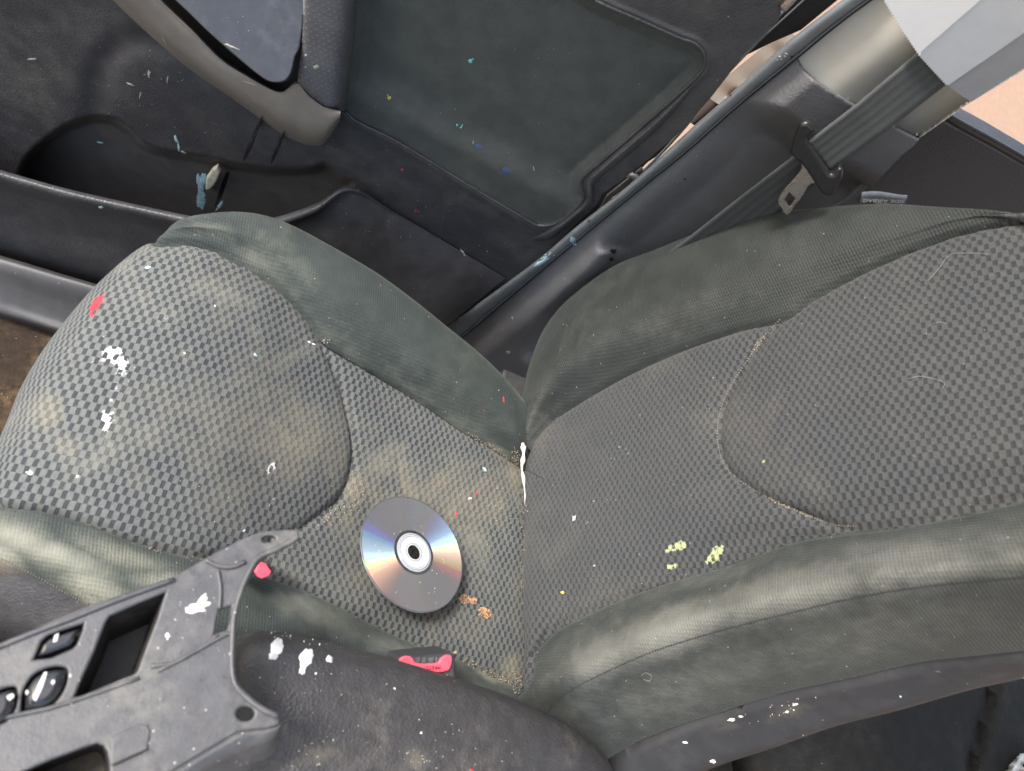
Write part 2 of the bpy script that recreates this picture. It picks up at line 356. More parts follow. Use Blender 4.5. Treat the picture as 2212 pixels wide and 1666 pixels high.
# belt webbing: ribs along its length
def webbing():
    m, t, b = new('belt_webbing'); k = N(t); sp = k.n('ShaderNodeSeparateXYZ'); k.l(k.n('ShaderNodeTexCoord').outputs['UV'], sp.inputs[0])
    a = k.m('SINE', k.m('MULTIPLY', sp.outputs[1], 6.283*5)); f = k.m('SINE', k.m('MULTIPLY', sp.outputs[0], 6.283/.0016))
    edge = k.m('GREATER_THAN', k.m('ABSOLUTE', k.m('SUBTRACT', sp.outputs[1], .5)), .46)
    g = k.n('ShaderNodeNewGeometry').outputs['Position']; n = k.noise(g, 300, 3)
    c = k.mix(k.ramp(a, -.2, .9), (.046, .050, .051), (.060, .065, .067)); c = k.mix(k.m('MULTIPLY', n, .25), c, (.12, .125, .12))
    c = k.mix(k.m('MULTIPLY', edge, .5), c, (.10, .11, .11))
    k.l(c, b.inputs['Base Color']); b.inputs['Roughness'].default_value = .7
    bp = k.n('ShaderNodeBump'); bp.inputs['Strength'].default_value = .35; bp.inputs['Distance'].default_value = .0003
    k.l(k.m('ADD', a, k.m('MULTIPLY', f, .25)), bp.inputs['Height']); k.l(bp.outputs[0], b.inputs['Normal']); return m
MT['web'] = webbing()
def dirt_light(px, py, blobs):
    d = np.zeros(px.shape)
    for x, y, rx, ry, ang, a in blobs:
        c, s = math.cos(math.radians(ang)), math.sin(math.radians(ang))
        u = ((px-x)*c+(py-y)*s)/rx; v = (-(px-x)*s+(py-y)*c)/ry
        d = np.maximum(d, a*np.exp(-(u*u+v*v)))
    return d
# ================================================================== SETTING
def plane(name, x0, x1, y0, y1, z, mat, n=1):
    xs = np.linspace(x0, x1, n+1); ys = np.linspace(y0, y1, n+1); G = np.array([[(x, y, z) for x in xs] for y in ys])
    o = mk(name, G.reshape(-1, 3), grid_faces(n+1, n+1), mat); o['kind'] = 'structure'; return o
plane('ground', -60, 60, -60, 60, -1.5, MT['ground'])
FLOOR = -1.10
plane('car_floor', -1.0, 1.7, -0.9, .50, FLOOR, MT['carpet'])
ROOF = box('roof_light_blocker', (.16, -.62, .40), (1.9, .66, .44), plain('light_blocker_lining', (.45, .44, .42), .9), None, .01)  # unseen slab added overhead to block sky light and make it directional
tag(ROOF, 'unseen pale roof slab added above the seats to block sky light', 'car roof')
# ================================================================== SEAT: CUSHION
def offs(row, d): return [tuple(np.array(p)+np.array(d)) for p in row]
CU = {  # rows outboard -> inboard, stations front -> rear : (px, py, z)
'R1': [(368,502,-.672),(450,469,-.642),(578,476,-.632),(717,541,-.636),(860,630,-.645),(960,710,-.652),(1060,792,-.662),(1116,855,-.68),(1150,890,-.70)],
'R2': [(338,513,-.668),(437,487,-.634),(572,520,-.625),(708,615,-.628),(850,715,-.637),(950,792,-.647),(1052,868,-.659),(1118,935,-.672),(1150,960,-.70)],
'R3': [(296,540,-.672),(423,526,-.640),(565,598,-.640),(697,745,-.658),(840,830,-.672),(940,893,-.680),(1045,960,-.688),(1120,1007,-.70),(1155,1030,-.71)],
'R4': [(190,645,-.678),(345,675,-.634),(520,760,-.636),(675,880,-.665),(825,960,-.688),(930,1010,-.695),(1040,1060,-.70),(1123,1090,-.705),(1160,1110,-.715)],
'R5': [(95,775,-.680),(270,830,-.634),(465,900,-.636),(640,1000,-.668),(805,1070,-.700),(920,1110,-.706),(1038,1150,-.706),(1125,1170,-.706),(1165,1190,-.715)],
'R6': [(18,925,-.678),(210,975,-.634),(420,1030,-.634),(610,1110,-.664),(790,1180,-.695),(910,1215,-.700),(1035,1245,-.700),(1125,1270,-.703),(1165,1290,-.712)],
'R7': [(-45,1070,-.672),(150,1113,-.634),(370,1185,-.632),(590,1238,-.648),(770,1315,-.662),(900,1380,-.672),(1030,1437,-.682),(1118,1478,-.69),(1160,1500,-.70)],
'R8': [(-75,1150,-.666),(110,1180,-.626),(330,1265,-.618),(560,1330,-.624),(745,1385,-.634),(880,1430,-.645),(1010,1490,-.658),(1100,1535,-.67),(1150,1560,-.69)],
'R9': [(-100,1230,-.680),(75,1240,-.640),(290,1350,-.632),(540,1410,-.640),(730,1450,-.648),(870,1500,-.66),(1000,1550,-.672),(1090,1600,-.685),(1140,1630,-.70)]}
rows = []
for k_ in ['R1','R2','R3','R4','R5','R6','R7','R8','R9']:
    a = np.array(CU[k_], float); p = Pz(a[:, 0], a[:, 1], a[:, 2])
    front = p[0]+np.array([.012, 0, -.10]); front2 = p[0]+np.array([.03, 0, -.24])
    rows.append(np.concatenate([front2[None], front[None], p]))
rows = [rows[0]+[0, -.01, -.26], rows[0]+[0, .004, -.10]]+rows+[rows[-1]+[0, -.045, -.055], rows[-1]+[0, -.06, -.24]]
G = sheet(rows, 24, 24)
lobe = op([(330,519),(400,520),(460,534),(540,576),(600,622),(650,676),(690,733),(720,790),(748,860),(765,930),(768,990),(758,1040),(738,1078),(705,1106),(660,1136),(610,1152),(560,1178),(500,1192),(440,1197),(390,1190)], 5)
seam_out = op([(690,733),(705,748),(760,782),(840,830),(920,879),(1000,934),(1060,968),(1110,1000),(1175,1035)], 5)
seam_in1 = op([(-80,1082),(0,1088),(100,1100),(200,1130),(300,1166),(390,1191),(440,1197)], 5)
seam_in2 = op([(440,1197),(520,1212),(600,1240),(700,1280),(800,1330),(900,1379),(1000,1420),(1060,1450),(1110,1475),(1165,1505)], 5)
seam_side = op([(-100,1165),(0,1205),(90,1250),(180,1300),(300,1352),(420,1400),(560,1450),(760,1490),(1000,1590)], 5)
def puff_and_snap(G, seams, depth=.006, wid=.016, cell=None, vis=None, rib=None):
    Nn = normals(G); px, py = proj(G); dist = np.linalg.norm(G, axis=-1)
    D = np.full(px.shape, 1e9); QX = px.copy(); QY = py.copy()
    for s in seams:
        d, x, y = seg_near(px, py, s); m = d < D; D = np.where(m, d, D); QX = np.where(m, x, QX); QY = np.where(m, y, QY)
    vis = np.ones(px.shape, bool) if vis is None else vis
    dm = D*dist/F
    # snap the vertices beside a seam onto it
    cs = np.minimum(np.hypot(np.gradient(px, axis=1), np.gradient(py, axis=1)), np.hypot(np.gradient(px, axis=0), np.gradient(py, axis=0)))
    snap = (D < .62*np.maximum(cs, 2.0)) & vis
    r = ray(QX, QY); den = (r*Nn).sum(-1); t = (G*Nn).sum(-1)/np.where(abs(den) < .4*np.linalg.norm(r, axis=-1), 1e9, den)
    G2 = np.where((snap & (abs(den) > .4*np.linalg.norm(r, axis=-1)))[..., None], r*t[..., None], G)
    h = depth*(1-np.exp(-dm/wid))-depth*.75*np.exp(-(dm/.0028)**2)
    h = np.where(vis, h, depth)
    return G2+Nn*(h-depth*.6)[..., None], px, py, D
vis = np.zeros(G.shape[:2], bool); vis[30:-30, 30:] = True
G, px, py, D = puff_and_snap(G, [lobe, seam_out, seam_in1, seam_in2], .007, .018, vis=vis)
# soft wrinkles and unevenness of used foam
def lump(G, amp, k=1.0, seed=0):
    Nn = normals(G); r = np.random.default_rng(seed); h = np.zeros(G.shape[:2])
    for _ in range(14):
        kx = r.normal(size=3)*38*k; h += np.sin(G@kx+r.uniform(0, 6))*r.uniform(.3, 1)
    return G+Nn*(amp*h/5)[..., None]
G = lump(G, .0016, 1, 3)
GCUSH = G
bp_ = [(-200,-200)]
out_poly = [(330,519)]+lobe[1:]  # helper
lobe_poly = lobe+[p for p in reversed(seam_in1)]+[(-400,1060),(-400,300),(250,300),(318,505)]
seat_all_in = [(690,733)]+seam_out[1:]+[(1260,1050),(1260,1520)]+[p for p in reversed(seam_in2)]+[(440,1197)]+[p for p in reversed(lobe) if p[1] < 1192 or p[0] > 445][:-0 or None]
fx, fy = fc(px), fc(py)
NR, NC = fx.shape
rowi = np.arange(NR)[:, None]*np.ones((1, NC)); coli = np.ones((NR, 1))*np.arange(NC)[None]
# classify: first by position relative to outer seam and inner seam (as grid rows), then by the lobe
def sidex(line, x, y):                       # True where (x,y) lies below the polyline (larger y)
    L = np.array(sorted(line)); return y > np.interp(x, L[:, 0], L[:, 1])
upper = op([(-300,700),(250,540),(296,530),(330,519)], 1)+lobe[:31]
upper = [p for p in upper]
lob_up = [p for p in lobe if p[1] <= 735]
outer_line = [(-400,600),(200,575),(290,528),(330,519)]+lob_up[1:]+seam_out[1:]+[(1400,1100)]
inner_line = [(-400,1070)]+seam_in1+seam_in2[1:]+[(1400,1600)]
side_line = [(-400,1050)]+seam_side+[(1400,1700)]
hid_out = rowi < 24*2.4; hid_in = rowi > NR-24*3.3
is_out = (~sidex(outer_line, fx, fy) & (rowi < NR*.5)) | (hid_out & (coli > 24*3))
is_in = (sidex(inner_line, fx, fy) & (rowi > NR*.45)) | hid_in
is_side = (is_in & sidex(side_line, fx, fy) & (rowi > NR*.6)) | (rowi > NR-24*2)
is_in &= ~is_side
in_lobe = inside(fx, fy, lobe_poly) | (coli < 24*2)
ins_front = ~is_out & ~is_in & ~is_side & in_lobe
ins_rear = ~is_out & ~is_in & ~is_side & ~in_lobe
# cloth coordinates in metres
ufab = G[..., 0]-np.where(G[..., 0] < .06, np.maximum(0, -.655-G[..., 2])*1.0, 0)
uvc = np.stack([ufab, G[..., 1]], -1)
dz = dirt_light(px, py, [(540,790,120,80,20,.55),(650,960,130,90,-20,.75),(560,1050,140,70,10,.55),(300,1030,60,50,0,.6),(110,890,60,40,-40,.75),(150,970,70,40,0,.5),
  (770,1060,30,60,10,.8),(750,1120,40,40,0,.7),(950,1040,60,35,-30,.75),(1060,1090,60,60,0,.8),(1040,1150,50,60,0,.5),(1110,1040,25,40,0,1.0),(860,970,40,30,0,.6),
  (560,560,60,30,30,.5),(330,640,60,40,0,.4),(440,600,90,50,20,.35),(600,900,150,120,0,.45),(1100,1440,30,40,0,1.0),(1060,1460,40,12,25,.9),(1015,1300,60,14,30,.35),
  (260,1200,130,30,20,.8),(120,1200,130,35,20,.9),(40,1160,90,40,20,.9),(200,1265,90,28,22,1.0),(360,1260,80,30,10,.8),(200,1290,80,16,30,.9),(0,1200,60,30,20,1.2),(700,1330,90,40,20,.6),(640,1300,50,40,0,.6),(860,1400,80,25,15,.5),
  (470,500,60,20,20,.4),(620,560,90,30,35,.3),(1000,930,80,15,30,.5),(1080,980,50,14,35,.9),(900,860,60,30,30,.35),(350,880,200,160,0,.3),(620,950,230,190,-20,.62),(900,1120,240,230,0,.55),(1000,1330,160,130,20,.45),(450,720,200,120,20,.42),(1040,1060,120,90,0,.7)])
SEAT = empty('passenger_seat', 'grey checked cloth car seat with dark green bolsters and paint stains', 'car seat', (.25, .25, FLOOR))
PWH = dirt_light(px, py, [(246,764,22,12,-8,1),(266,790,17,14,60,1.1),(256,786,22,8,20,.9),(262,812,7,12,0,.8),(232,905,17,14,60,.9),(228,928,9,14,0,.75),(584,1008,6,12,25,1),(576,1022,5,8,0,.7),(398,765,5,4,0,.9),(380,807,4,3,30,.9),(62,1021,12,6,0,.9),(170,1030,8,6,30,.8),(366,750,4,4,0,.9),(200,782,60,12,-8,.42),(250,850,26,70,0,.35),(160,760,50,14,10,.34),(350,690,26,30,0,.34),(560,1060,120,60,0,.22)])
PRD = dirt_light(px, py, [(212,660,10,26,32,1.1),(203,680,8,12,32,.9),(642,823,5,4,30,.8),(804,868,4,4,0,.8)])
at = {'dirt_light': dz, 'paint_white': PWH, 'paint_red': PRD}
piece('cushion_insert', G, ins_front, MT['check_seat'], SEAT, uvc, at)
piece('cushion_insert', G, ins_rear, MT['check_seat'], SEAT, uvc, at)
piece('cushion_bolster', G, is_out, MT['cloth'], SEAT, uvc, at)
piece('cushion_bolster', G, is_in, MT['cloth'], SEAT, uvc, at)
piece('cushion_side', G, is_side, MT['vinyl_dull'], SEAT, uvc, at)
# ================================================================== SEAT: BACKREST
RA = math.radians(16)
BN = np.array([-math.cos(RA), 0, math.sin(RA)]); BU = np.array([math.sin(RA), 0, math.cos(RA)]); B0 = np.array([.392, 0, -.70])
BK = [
[(1131,880,.006),(1182,707,.012),(1304,595,.02),(1503,511,.03),(1700,463,.035),(1900,448,.035),(2100,455,.035),(2330,474,.034)],
[(1131,935,.016),(1198,790,.040),(1332,700,.042),(1522,615,.047),(1722,553,.043),(1922,500,.041),(2112,467,.040),(2330,479,.038)],
[(1136,985,.006),(1212,892,.006),(1362,804,.014),(1562,722,.024),(1757,640,.03),(1942,551,.034),(2122,485,.038),(2335,488,.037)],
[(1137,1100,.004),(1230,1010,.006),(1400,930,.012),(1600,845,.018),(1800,770,.026),(1990,690,.03),(2170,630,.03),(2380,600,.025)],
[(1138,1230,.004),(1240,1130,.006),(1420,1060,.012),(1630,980,.018),(1840,900,.026),(2030,840,.028),(2220,790,.028),(2420,740,.025)],
[(1134,1380,.004),(1230,1250,.006),(1430,1170,.012),(1650,1090,.018),(1870,1030,.024),(2070,980,.026),(2260,950,.026),(2450,900,.022)],
[(1124,1470,.002),(1215,1342,.004),(1420,1257,.008),(1660,1172,.012),(1880,1136,.018),(2090,1092,.02),(2290,1050,.02),(2480,1010,.02)],
[(1117,1505,.006),(1213,1430,.026),(1430,1330,.036),(1680,1250,.042),(1900,1207,.045),(2110,1175,.046),(2310,1140,.044),(2500,1110,.04)],
[(1150,1550,-.004),(1240,1490,.020),(1450,1398,.034),(1700,1325,.040),(1920,1280,.043),(2130,1255,.044),(2320,1240,.042),(2520,1220,.02)],
[(1300,1650,-.05),(1400,1608,-.05),(1560,1553,-.06),(1750,1503,-.065),(1950,1460,-.07),(2140,1432,-.072),(2330,1412,-.074),(2530,1390,-.075)],
[(1345,1765,-.085),(1445,1695,-.085),(1605,1629,-.095),(1780,1573,-.10),(1970,1520,-.105),(2150,1477,-.108),(2340,1440,-.11),(2540,1420,-.11)]]
rows = []
for r_ in BK:
    a = np.array(r_, float); p = Pn(a[:, 0], a[:, 1], BN, B0, a[:, 2])
    h1 = p[0]+np.array([.035, 0, -.022]); h2 = p[0]+np.array([.10, 0, -.03])
    rows.append(np.concatenate([h2[None], h1[None], p]))
o1 = rows[0]+np.array([.055, .002, 0]); o2 = rows[0]+np.array([.14, -.02, 0])
e1 = rows[-1]+np.array([.03, .02, 0])
rows = [o2, o1]+rows+[e1]
G = sheet(rows, 24, 24)
b_out = op([(1128,990),(1140,968),(1165,935),(1205,896),(1255,864),(1320,825),(1400,785),(1500,745),(1600,710),(1685,690),(1750,645),(1850,590),(1950,545),(2050,507),(2130,489),(2200,478),(2350,462)], 5)
b_in = op([(1110,1500),(1128,1480),(1140,1440),(1152,1400),(1200,1350),(1280,1310),(1380,1270),(1480,1235),(1580,1202),(1700,1162),(1780,1146),(1850,1137),(1950,1125),(2050,1103),(2130,1083),(2230,1062),(2350,1040),(2480,1010)], 5)
b_lobe = op([(1685,690),(1650,728),(1610,785),(1580,832),(1558,880),(1549,940),(1562,1000),(1590,1032),(1640,1065),(1700,1095),(1760,1120),(1810,1135),(1850,1137)], 5)
b_stitch = op([(1180,1545),(1200,1515),(1240,1487),(1300,1456),(1400,1411),(1500,1378),(1600,1350),(1700,1325),(1850,1290),(2000,1266),(2212,1246),(2400,1232)], 5)
b_shell = op([(1250,1690),(1350,1630),(1453,1587),(1540,1558),(1624,1532),(1796,1492),(1968,1456),(2090,1438),(2212,1421),(2400,1400)], 5)
vis = np.zeros(G.shape[:2], bool); vis[36:, 24:] = True
G, px, py, D = puff_and_snap(G, [b_out, b_in, b_lobe, b_shell], .006, .018, vis=vis)
G = lump(G, .0014, .9, 5)
fx, fy = fc(px), fc(py); NR, NC = fx.shape
rowi = np.arange(NR)[:, None]*np.ones((1, NC)); coli = np.ones((NR, 1))*np.arange(NC)[None]
ext = lambda L: [(-500, L[0][1])]+L+[(4000, L[-1][1])]
so_ = (~sidex([(900,1300)]+b_out+[(4000,600)], fx, fy) & (rowi < NR*.5)) | (rowi < 24*3.0)
so_ = np.where(coli < 48, rowi < 24*4, so_) & ~((fx > 2165) & (rowi > 24*2.2) & (fy > 440))
si_ = sidex([(900,1700)]+b_in+[(4000,900)], fx, fy) & (rowi > NR*.45)
si_ = np.where(coli < 48, rowi > 24*8, si_)
sh_ = (sidex([(900,1800)]+b_shell+[(4000,1400)], fx, fy) & (rowi > NR*.6)) | (rowi > NR-24)
si_ &= ~sh_
lobe_b = b_lobe+[(1850,1137),(1950,1130),(4000,1300),(4000,200),(2200,200),(1900,500),(1690,660)]
il = inside(fx, fy, lobe_b) & ~so_ & ~si_ & ~sh_
rest = ~so_ & ~si_ & ~sh_ & ~il
uvb = np.stack([G@BU, G[..., 1]], -1)
dz = dirt_light(px, py, [(1160,930,40,80,0,.45),(1640,735,10,50,40,.5),(1600,810,9,50,40,.35),(1700,1100,60,6,22,.4),(1790,1130,50,5,15,.4),
  (1450,700,200,40,-20,.25),(1180,1470,60,30,-60,.35),(1500,1250,250,30,-15,.4),(1800,1200,200,20,-12,.35),(1350,1350,60,30,0,.4),(1450,1360,180,52,-22,1.1),(1300,1420,90,48,-28,1.0),(1700,1280,230,58,-14,.9),(1960,1215,260,70,-8,.75),(2180,1180,160,80,-8,.6),(1250,1420,90,60,-40,.5),(1500,1470,260,70,-20,.45),(1850,1370,320,80,-12,.42),(1250,1530,90,40,-20,.35),(1850,610,200,30,-22,.2),(1700,1540,60,14,-15,.35),(1560,1575,50,10,-15,.3)])  # broad pale blobs paint the light along the inner bolster crest and side
PYE = dirt_light(px, py, [(1467,1180,22,10,-18,1.05),(1444,1190,10,8,0,.8),(1450,1223,14,6,-10,.85),(1546,1190,11,17,20,1.05),(1530,1207,13,7,-20,.9),(1558,1186,6,10,0,.8),(1487,1148,6,10,30,.45),(1650,998,8,5,0,.6)])
at = {'dirt_light': dz, 'paint_yellow': PYE, 'paint_white': dirt_light(px, py, [(1243,1121,5,7,20,1.1),(1288,1225,4,4,0,.8)])}
piece('backrest_insert', G, rest, MT['check_back'], SEAT, uvb, at)
piece('backrest_insert', G, il, MT['check_back'], SEAT, uvb, at)
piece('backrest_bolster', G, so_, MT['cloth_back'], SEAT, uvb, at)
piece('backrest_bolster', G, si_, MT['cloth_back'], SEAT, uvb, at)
piece('backrest_shell', G, sh_, MT['shell'], SEAT, uvb, at)
# ------------------------------------------------------------------ a ray picker for things that lie on a surface
def bvh_of(objs):
    V = []; Fc = []; n = 0
    for o in objs:
        me = o.data; a = np.zeros(len(me.vertices)*3); me.vertices.foreach_get('co', a)
        off = ROOTLOC[o.name]; V += [tuple(v) for v in (a.reshape(-1, 3)+off)]
        Fc += [tuple(i+n for i in p.vertices) for p in me.polygons]; n += len(me.vertices)
    return BVHTree.FromPolygons(V, Fc)
def hit(bvh, x, y, off=.0004):
    r = ray(x, y); r = r/np.linalg.norm(r); h = bvh.ray_cast(Vector(CAM), Vector(r))
    if h[0] is None: return None
    nrm = np.array(h[1]); 
    if nrm@r > 0: nrm = -nrm
    return np.array(h[0])-CAM+nrm*off, nrm
def kids(root, names): return [o for o in bpy.data.objects if o.parent == root and o.type == 'MESH' and o.name.split('.')[0] in names]
seatbvh = bvh_of(kids(SEAT, ('cushion_insert','cushion_bolster','cushion_side','backrest_insert','backrest_bolster','backrest_shell')))
def stitch(name, line, bvh, parent, mat, step=5, frac=.55, r=.0005, off=.0003):
    L = np.array(line); s = np.concatenate([[0], np.cumsum(np.hypot(*np.diff(L, axis=0).T))]); V = []; Fc = []
    k = 0.0
    while k < s[-1]:
        pts = []
        for q in (k, k+step*frac):
            h = hit(bvh, np.interp(q, s, L[:, 0]), np.interp(q, s, L[:, 1]), off)
            if h: pts.append(h)
        if len(pts) == 2 and np.linalg.norm(pts[0][0]-pts[1][0]) < .01:
            a, b = pts[0][0], pts[1][0]; n = pts[0][1]; t = b-a; t /= np.linalg.norm(t)+1e-9; c = np.cross(t, n)
            i = len(V); V += [a-c*r, a+c*r, b+c*r, b-c*r, (a+b)/2+n*r*1.4-c*r*.4, (a+b)/2+n*r*1.4+c*r*.4]
            Fc += [(i, i+4, i+5, i+1), (i+1, i+5, i+2), (i+5, i+4, i+3, i+2), (i+3, i+4, i)]
        k += step*(1+random.uniform(-.1, .1))
    if V: o = mk(name, V, Fc, mat, parent); o['kind'] = 'stuff'; return o
stitch('seam_stitching', b_stitch, seatbvh, SEAT, MT['thread_dark'], 6, .7, .0005, .0004)
stitch('seam_stitching', seam_side, seatbvh, SEAT, MT['thread'], 7, .4, .0005, .0006)
stitch('seam_stitching', seam_out, seatbvh, SEAT, MT['thread_dark'], 7, .6, .0006)
stitch('seam_stitching', b_lobe, seatbvh, SEAT, MT['thread'], 6, .5, .0005)
# airbag tag sewn on the backrest's outer edge
def quadmap(c4, u, v):                        # bilinear on 4 corners: TL TR BR BL
    c = [np.array(p, float) for p in c4]; return (1-v)*((1-u)*c[0]+u*c[1])+v*((1-u)*c[3]+u*c[2])
tq = [(1862.6,416.5),(1960,420.5),(1953,446),(1856,446)]
ybase = Pn(np.array(1900.), np.array(438.), BN, B0, .035)[1]
T = [Py(np.array(x), np.array(y), ybase+.004) for x, y in tq]
nu = 12; TG = np.array([[quadmap(T, i/nu, j/3)+np.array([0, .0015*math.sin(i/nu*5), 0]) for i in range(nu+1)] for j in range(4)])
tg = piece('airbag_tag', TG, np.ones((3, nu), bool), MT['tag'], SEAT)
tg.modifiers.new('s', 'SOLIDIFY').thickness = .0008
def text_mesh(name, body, mat, parent, corners, u0, u1, v0, v1, off=-.0009, bold=.0):
    cu = bpy.data.curves.new('t', 'FONT'); cu.body = body; cu.size = 1; cu.extrude = 0.0; cu.offset = bold; cu.resolution_u = 3
    t = bpy.data.objects.new('t', cu); col.objects.link(t); dg = bpy.context.evaluated_depsgraph_get(); dg.update()
    me = bpy.data.meshes.new_from_object(t.evaluated_get(dg)); bpy.data.objects.remove(t)
    a = np.array([v.co[:] for v in me.vertices]); Fc = [tuple(p.vertices) for p in me.polygons]; bpy.data.meshes.remove(me)
    mn, mx = a.min(0), a.max(0); q = (a-mn)/np.maximum(mx-mn, 1e-6)
    V = []
    for x, y, _ in q: V.append(quadmap(corners, u0+(u1-u0)*x, v0+(v1-v0)*y))
    n = np.cross(corners[1]-corners[0], corners[3]-corners[0]); n /= np.linalg.norm(n)
    if n@corners[0] > 0: n = -n
    return mk(name, np.array(V)+n*abs(off), Fc, mat, parent, smooth=False)
text_mesh('tag_lettering', 'SIDE AIRBAG', MT['tagtext'], tg, T, .96, .04, .30, .56, .0022, .012)
text_mesh('tag_lettering', 'SRS', MT['tagtext'], tg, T, .64, .34, .58, .80, .0022, .012)
# ================================================================== DOOR
DY = .56
def field(name_xy, yfun, x0, x1, y0, y1, step):
    xs = np.arange(x0, x1+1, step, float); ys = np.arange(y0, y1+1, step, float)
    PX, PY = np.meshgrid(xs, ys); return PX, PY
insert = cl([(772,-60),(772,-210),(900,-230),(1050,-160),(1180,-65),(1285,0),(1375,40),(1464,80),(1500,93),(1520,115),(1521,140),(1505,166),(1440,226),(1350,305),(1290,356),(1264,378),(1256,392),(1258,410),(1262,428),(1242,452),(1215,475),(1190,486),(1165,487),(1140,476),(1000,393),(860,307),(745,241),(757,150),(768,60)], 4)
perf = [(655,-60),(655,34),(652,100),(645,150),(642,178),(668,205),(703,230),(735,239),(745,240),(757,150),(768,60),(772,-60)]
cavity = cl([(42,372),(62,335),(100,300),(150,268),(200,254),(248,258),(285,283),(315,312),(355,326),(420,336),(520,357),(600,367),(670,364),(705,355),(740,385),(760,404),(690,480),(520,520),(420,500),(300,470),(130,440),(40,410)], 4)
pad = [(590,474),(680,442),(757,403),(850,458),(970,530),(1090,602),(1060,640),(965,705),(800,820),(560,820)]
rearcut = [(1700,-60),(1690,15),(1681,47),(1600,128),(1535,212),(1470,285),(1400,345),(1340,392),(1300,420),(1290,440),(1275,455),(1236,492),(1200,535),(1137,590),(1060,640),(968,704)]
def door_y(px, py):
    y = np.full(px.shape, DY)
    y += .034*sm(-sd(px, py, cavity), -6, 14)
    di = sd(px, py, insert); y += .003*sm(-di, 0, 3)-.004*sm(-di, 3, 70)-.002*np.exp(-((di-7)/6)**2)
    y += .014*sm(-di, 20, 120)*np.exp(-(((px-980)*.48-(py-330)*.88+40)/60)**2)*0
    # shallow scoop in the cloth under the armrest line
    s = (px-760)*.45-(py-190)*.89                      # + above the crease line
    y += np.where(di < 0, .012*sm(s, -25, 60)*sm(-di, 0, 30), 0)
    # curved swell ahead of the armrest
    arc = op([(205,250),(208,190),(228,130),(265,95),(320,85),(390,110),(450,150)], 5)
    da, _, _ = seg_near(px, py, arc); y += .005*np.exp(-(da/30)**2)
    y += .012*sm(py, 330, 0)*sm(px, 420, 60)
    y -= .0*px
    return y
st = 4
PX, PY = field('', None, -640, 1800, -260, 840, st)
dl = [rearcut, insert+[insert[0]]]
# snap columns of the panel to its rear edge
YY = door_y(PX, PY)
cellsnap = seg_near(PX, PY, rearcut); m = cellsnap[0] < st*.7; PX = np.where(m, cellsnap[1], PX); PY = np.where(m, cellsnap[2], PY)
cs2 = seg_near(PX, PY, insert+[insert[0]]); m = (cs2[0] < st*.7); PX = np.where(m, cs2[1], PX); PY = np.where(m, cs2[2], PY)
G = Py(PX, PY, YY); fx, fy = fc(PX), fc(PY)
inpanel = inside(fx, fy, [(-900,-400)]+[(1790,-400),(1735,-200)]+rearcut+[(900,1200),(-900,1200)])
iins = inside(fx, fy, insert)
DOOR = empty('side_door', 'dark car door with green cloth insert, map pocket and taupe pull handle, left ajar', 'car door', (.1, DY, -1.0))
uvd = np.stack([G[..., 0], G[..., 2]], -1)
dd = dirt_light(PX, PY, [(1010,400,70,60,30,.35),(930,360,60,20,30,.5),(760,480,60,20,0,.2),(1100,450,60,20,30,.3),(420,440,60,30,0,.2),(90,180,80,80,0,.4),(620,500,60,30,0,.2),(250,100,80,80,0,.25)])
icav = inside(fx, fy, cavity)
piece('door_panel', G, inpanel & ~iins & ~icav, MT['vinyl_dull'], DOOR, uvd, {'dirt_light': dd*.6})
piece('pocket_cavity', G, inpanel & icav, MT['pocket'], DOOR, uvd, {'dirt_light': dd*.6})
piece('cloth_insert', G, iins, MT['door_cloth'], DOOR, uvd, {'dirt_light': dd*.7})
def on_door(line, dy=0): L = np.array(line, float); return Py(L[:, 0], L[:, 1], door_y(L[:, 0], L[:, 1])+dy)
low = [p for p in insert if p[1] > 78]
i0 = [i for i, p in enumerate(insert)]
ring = [p for p in insert if p[1] > -20]
st_i = next(i for i, p in enumerate(insert) if abs(p[0]-1285) < 2 and p[1] < 20)
L = insert[st_i:]; L = [p for p in L if not (p[0] < 757 and p[1] < 236)]
end = next(i for i, p in enumerate(L) if p[0] < 750 and p[1] > 236)+1
tube('insert_piping', on_door([(p[0], p[1]) for p in L[:end]], -.0005), .0017, MT['vinyl'], DOOR, 8)
# thick rolled border at the insert's rear edge
bd = op([(1540,175),(1470,240),(1380,318),(1310,375),(1285,398),(1283,420),(1278,445),(1240,478),(1195,515),(1150,545)], 5)
bdi = op([(1516,160),(1448,226),(1358,304),(1296,358),(1268,384),(1262,410),(1262,432),(1238,458),(1192,490),(1140,520)], 5)
rws = []; nb = len(bd); rmp = np.minimum(1, np.minimum(np.arange(nb)/9., (nb-1-np.arange(nb))/5.)); rmp = rmp*rmp*(3-2*rmp)
for tt, hh in [(0, .001), (.25, -.007), (.5, -.010), (.8, -.007), (1.05, .005)]:
    l_ = [(a[0]*(1-tt*q)+b[0]*tt*q, a[1]*(1-tt*q)+b[1]*tt*q) for a, b, q in zip(bdi, bd, .25+.75*rmp)]; rws.append(on_door(l_, hh*np.where(rmp > 0, rmp, 0)+.001*(1-rmp)))
rws = np.array(rws)
Gb = sheet(rws, 5, 1); piece('rolled_border', Gb, np.ones((Gb.shape[0]-1, Gb.shape[1]-1), bool), MT['vinyl'], DOOR)
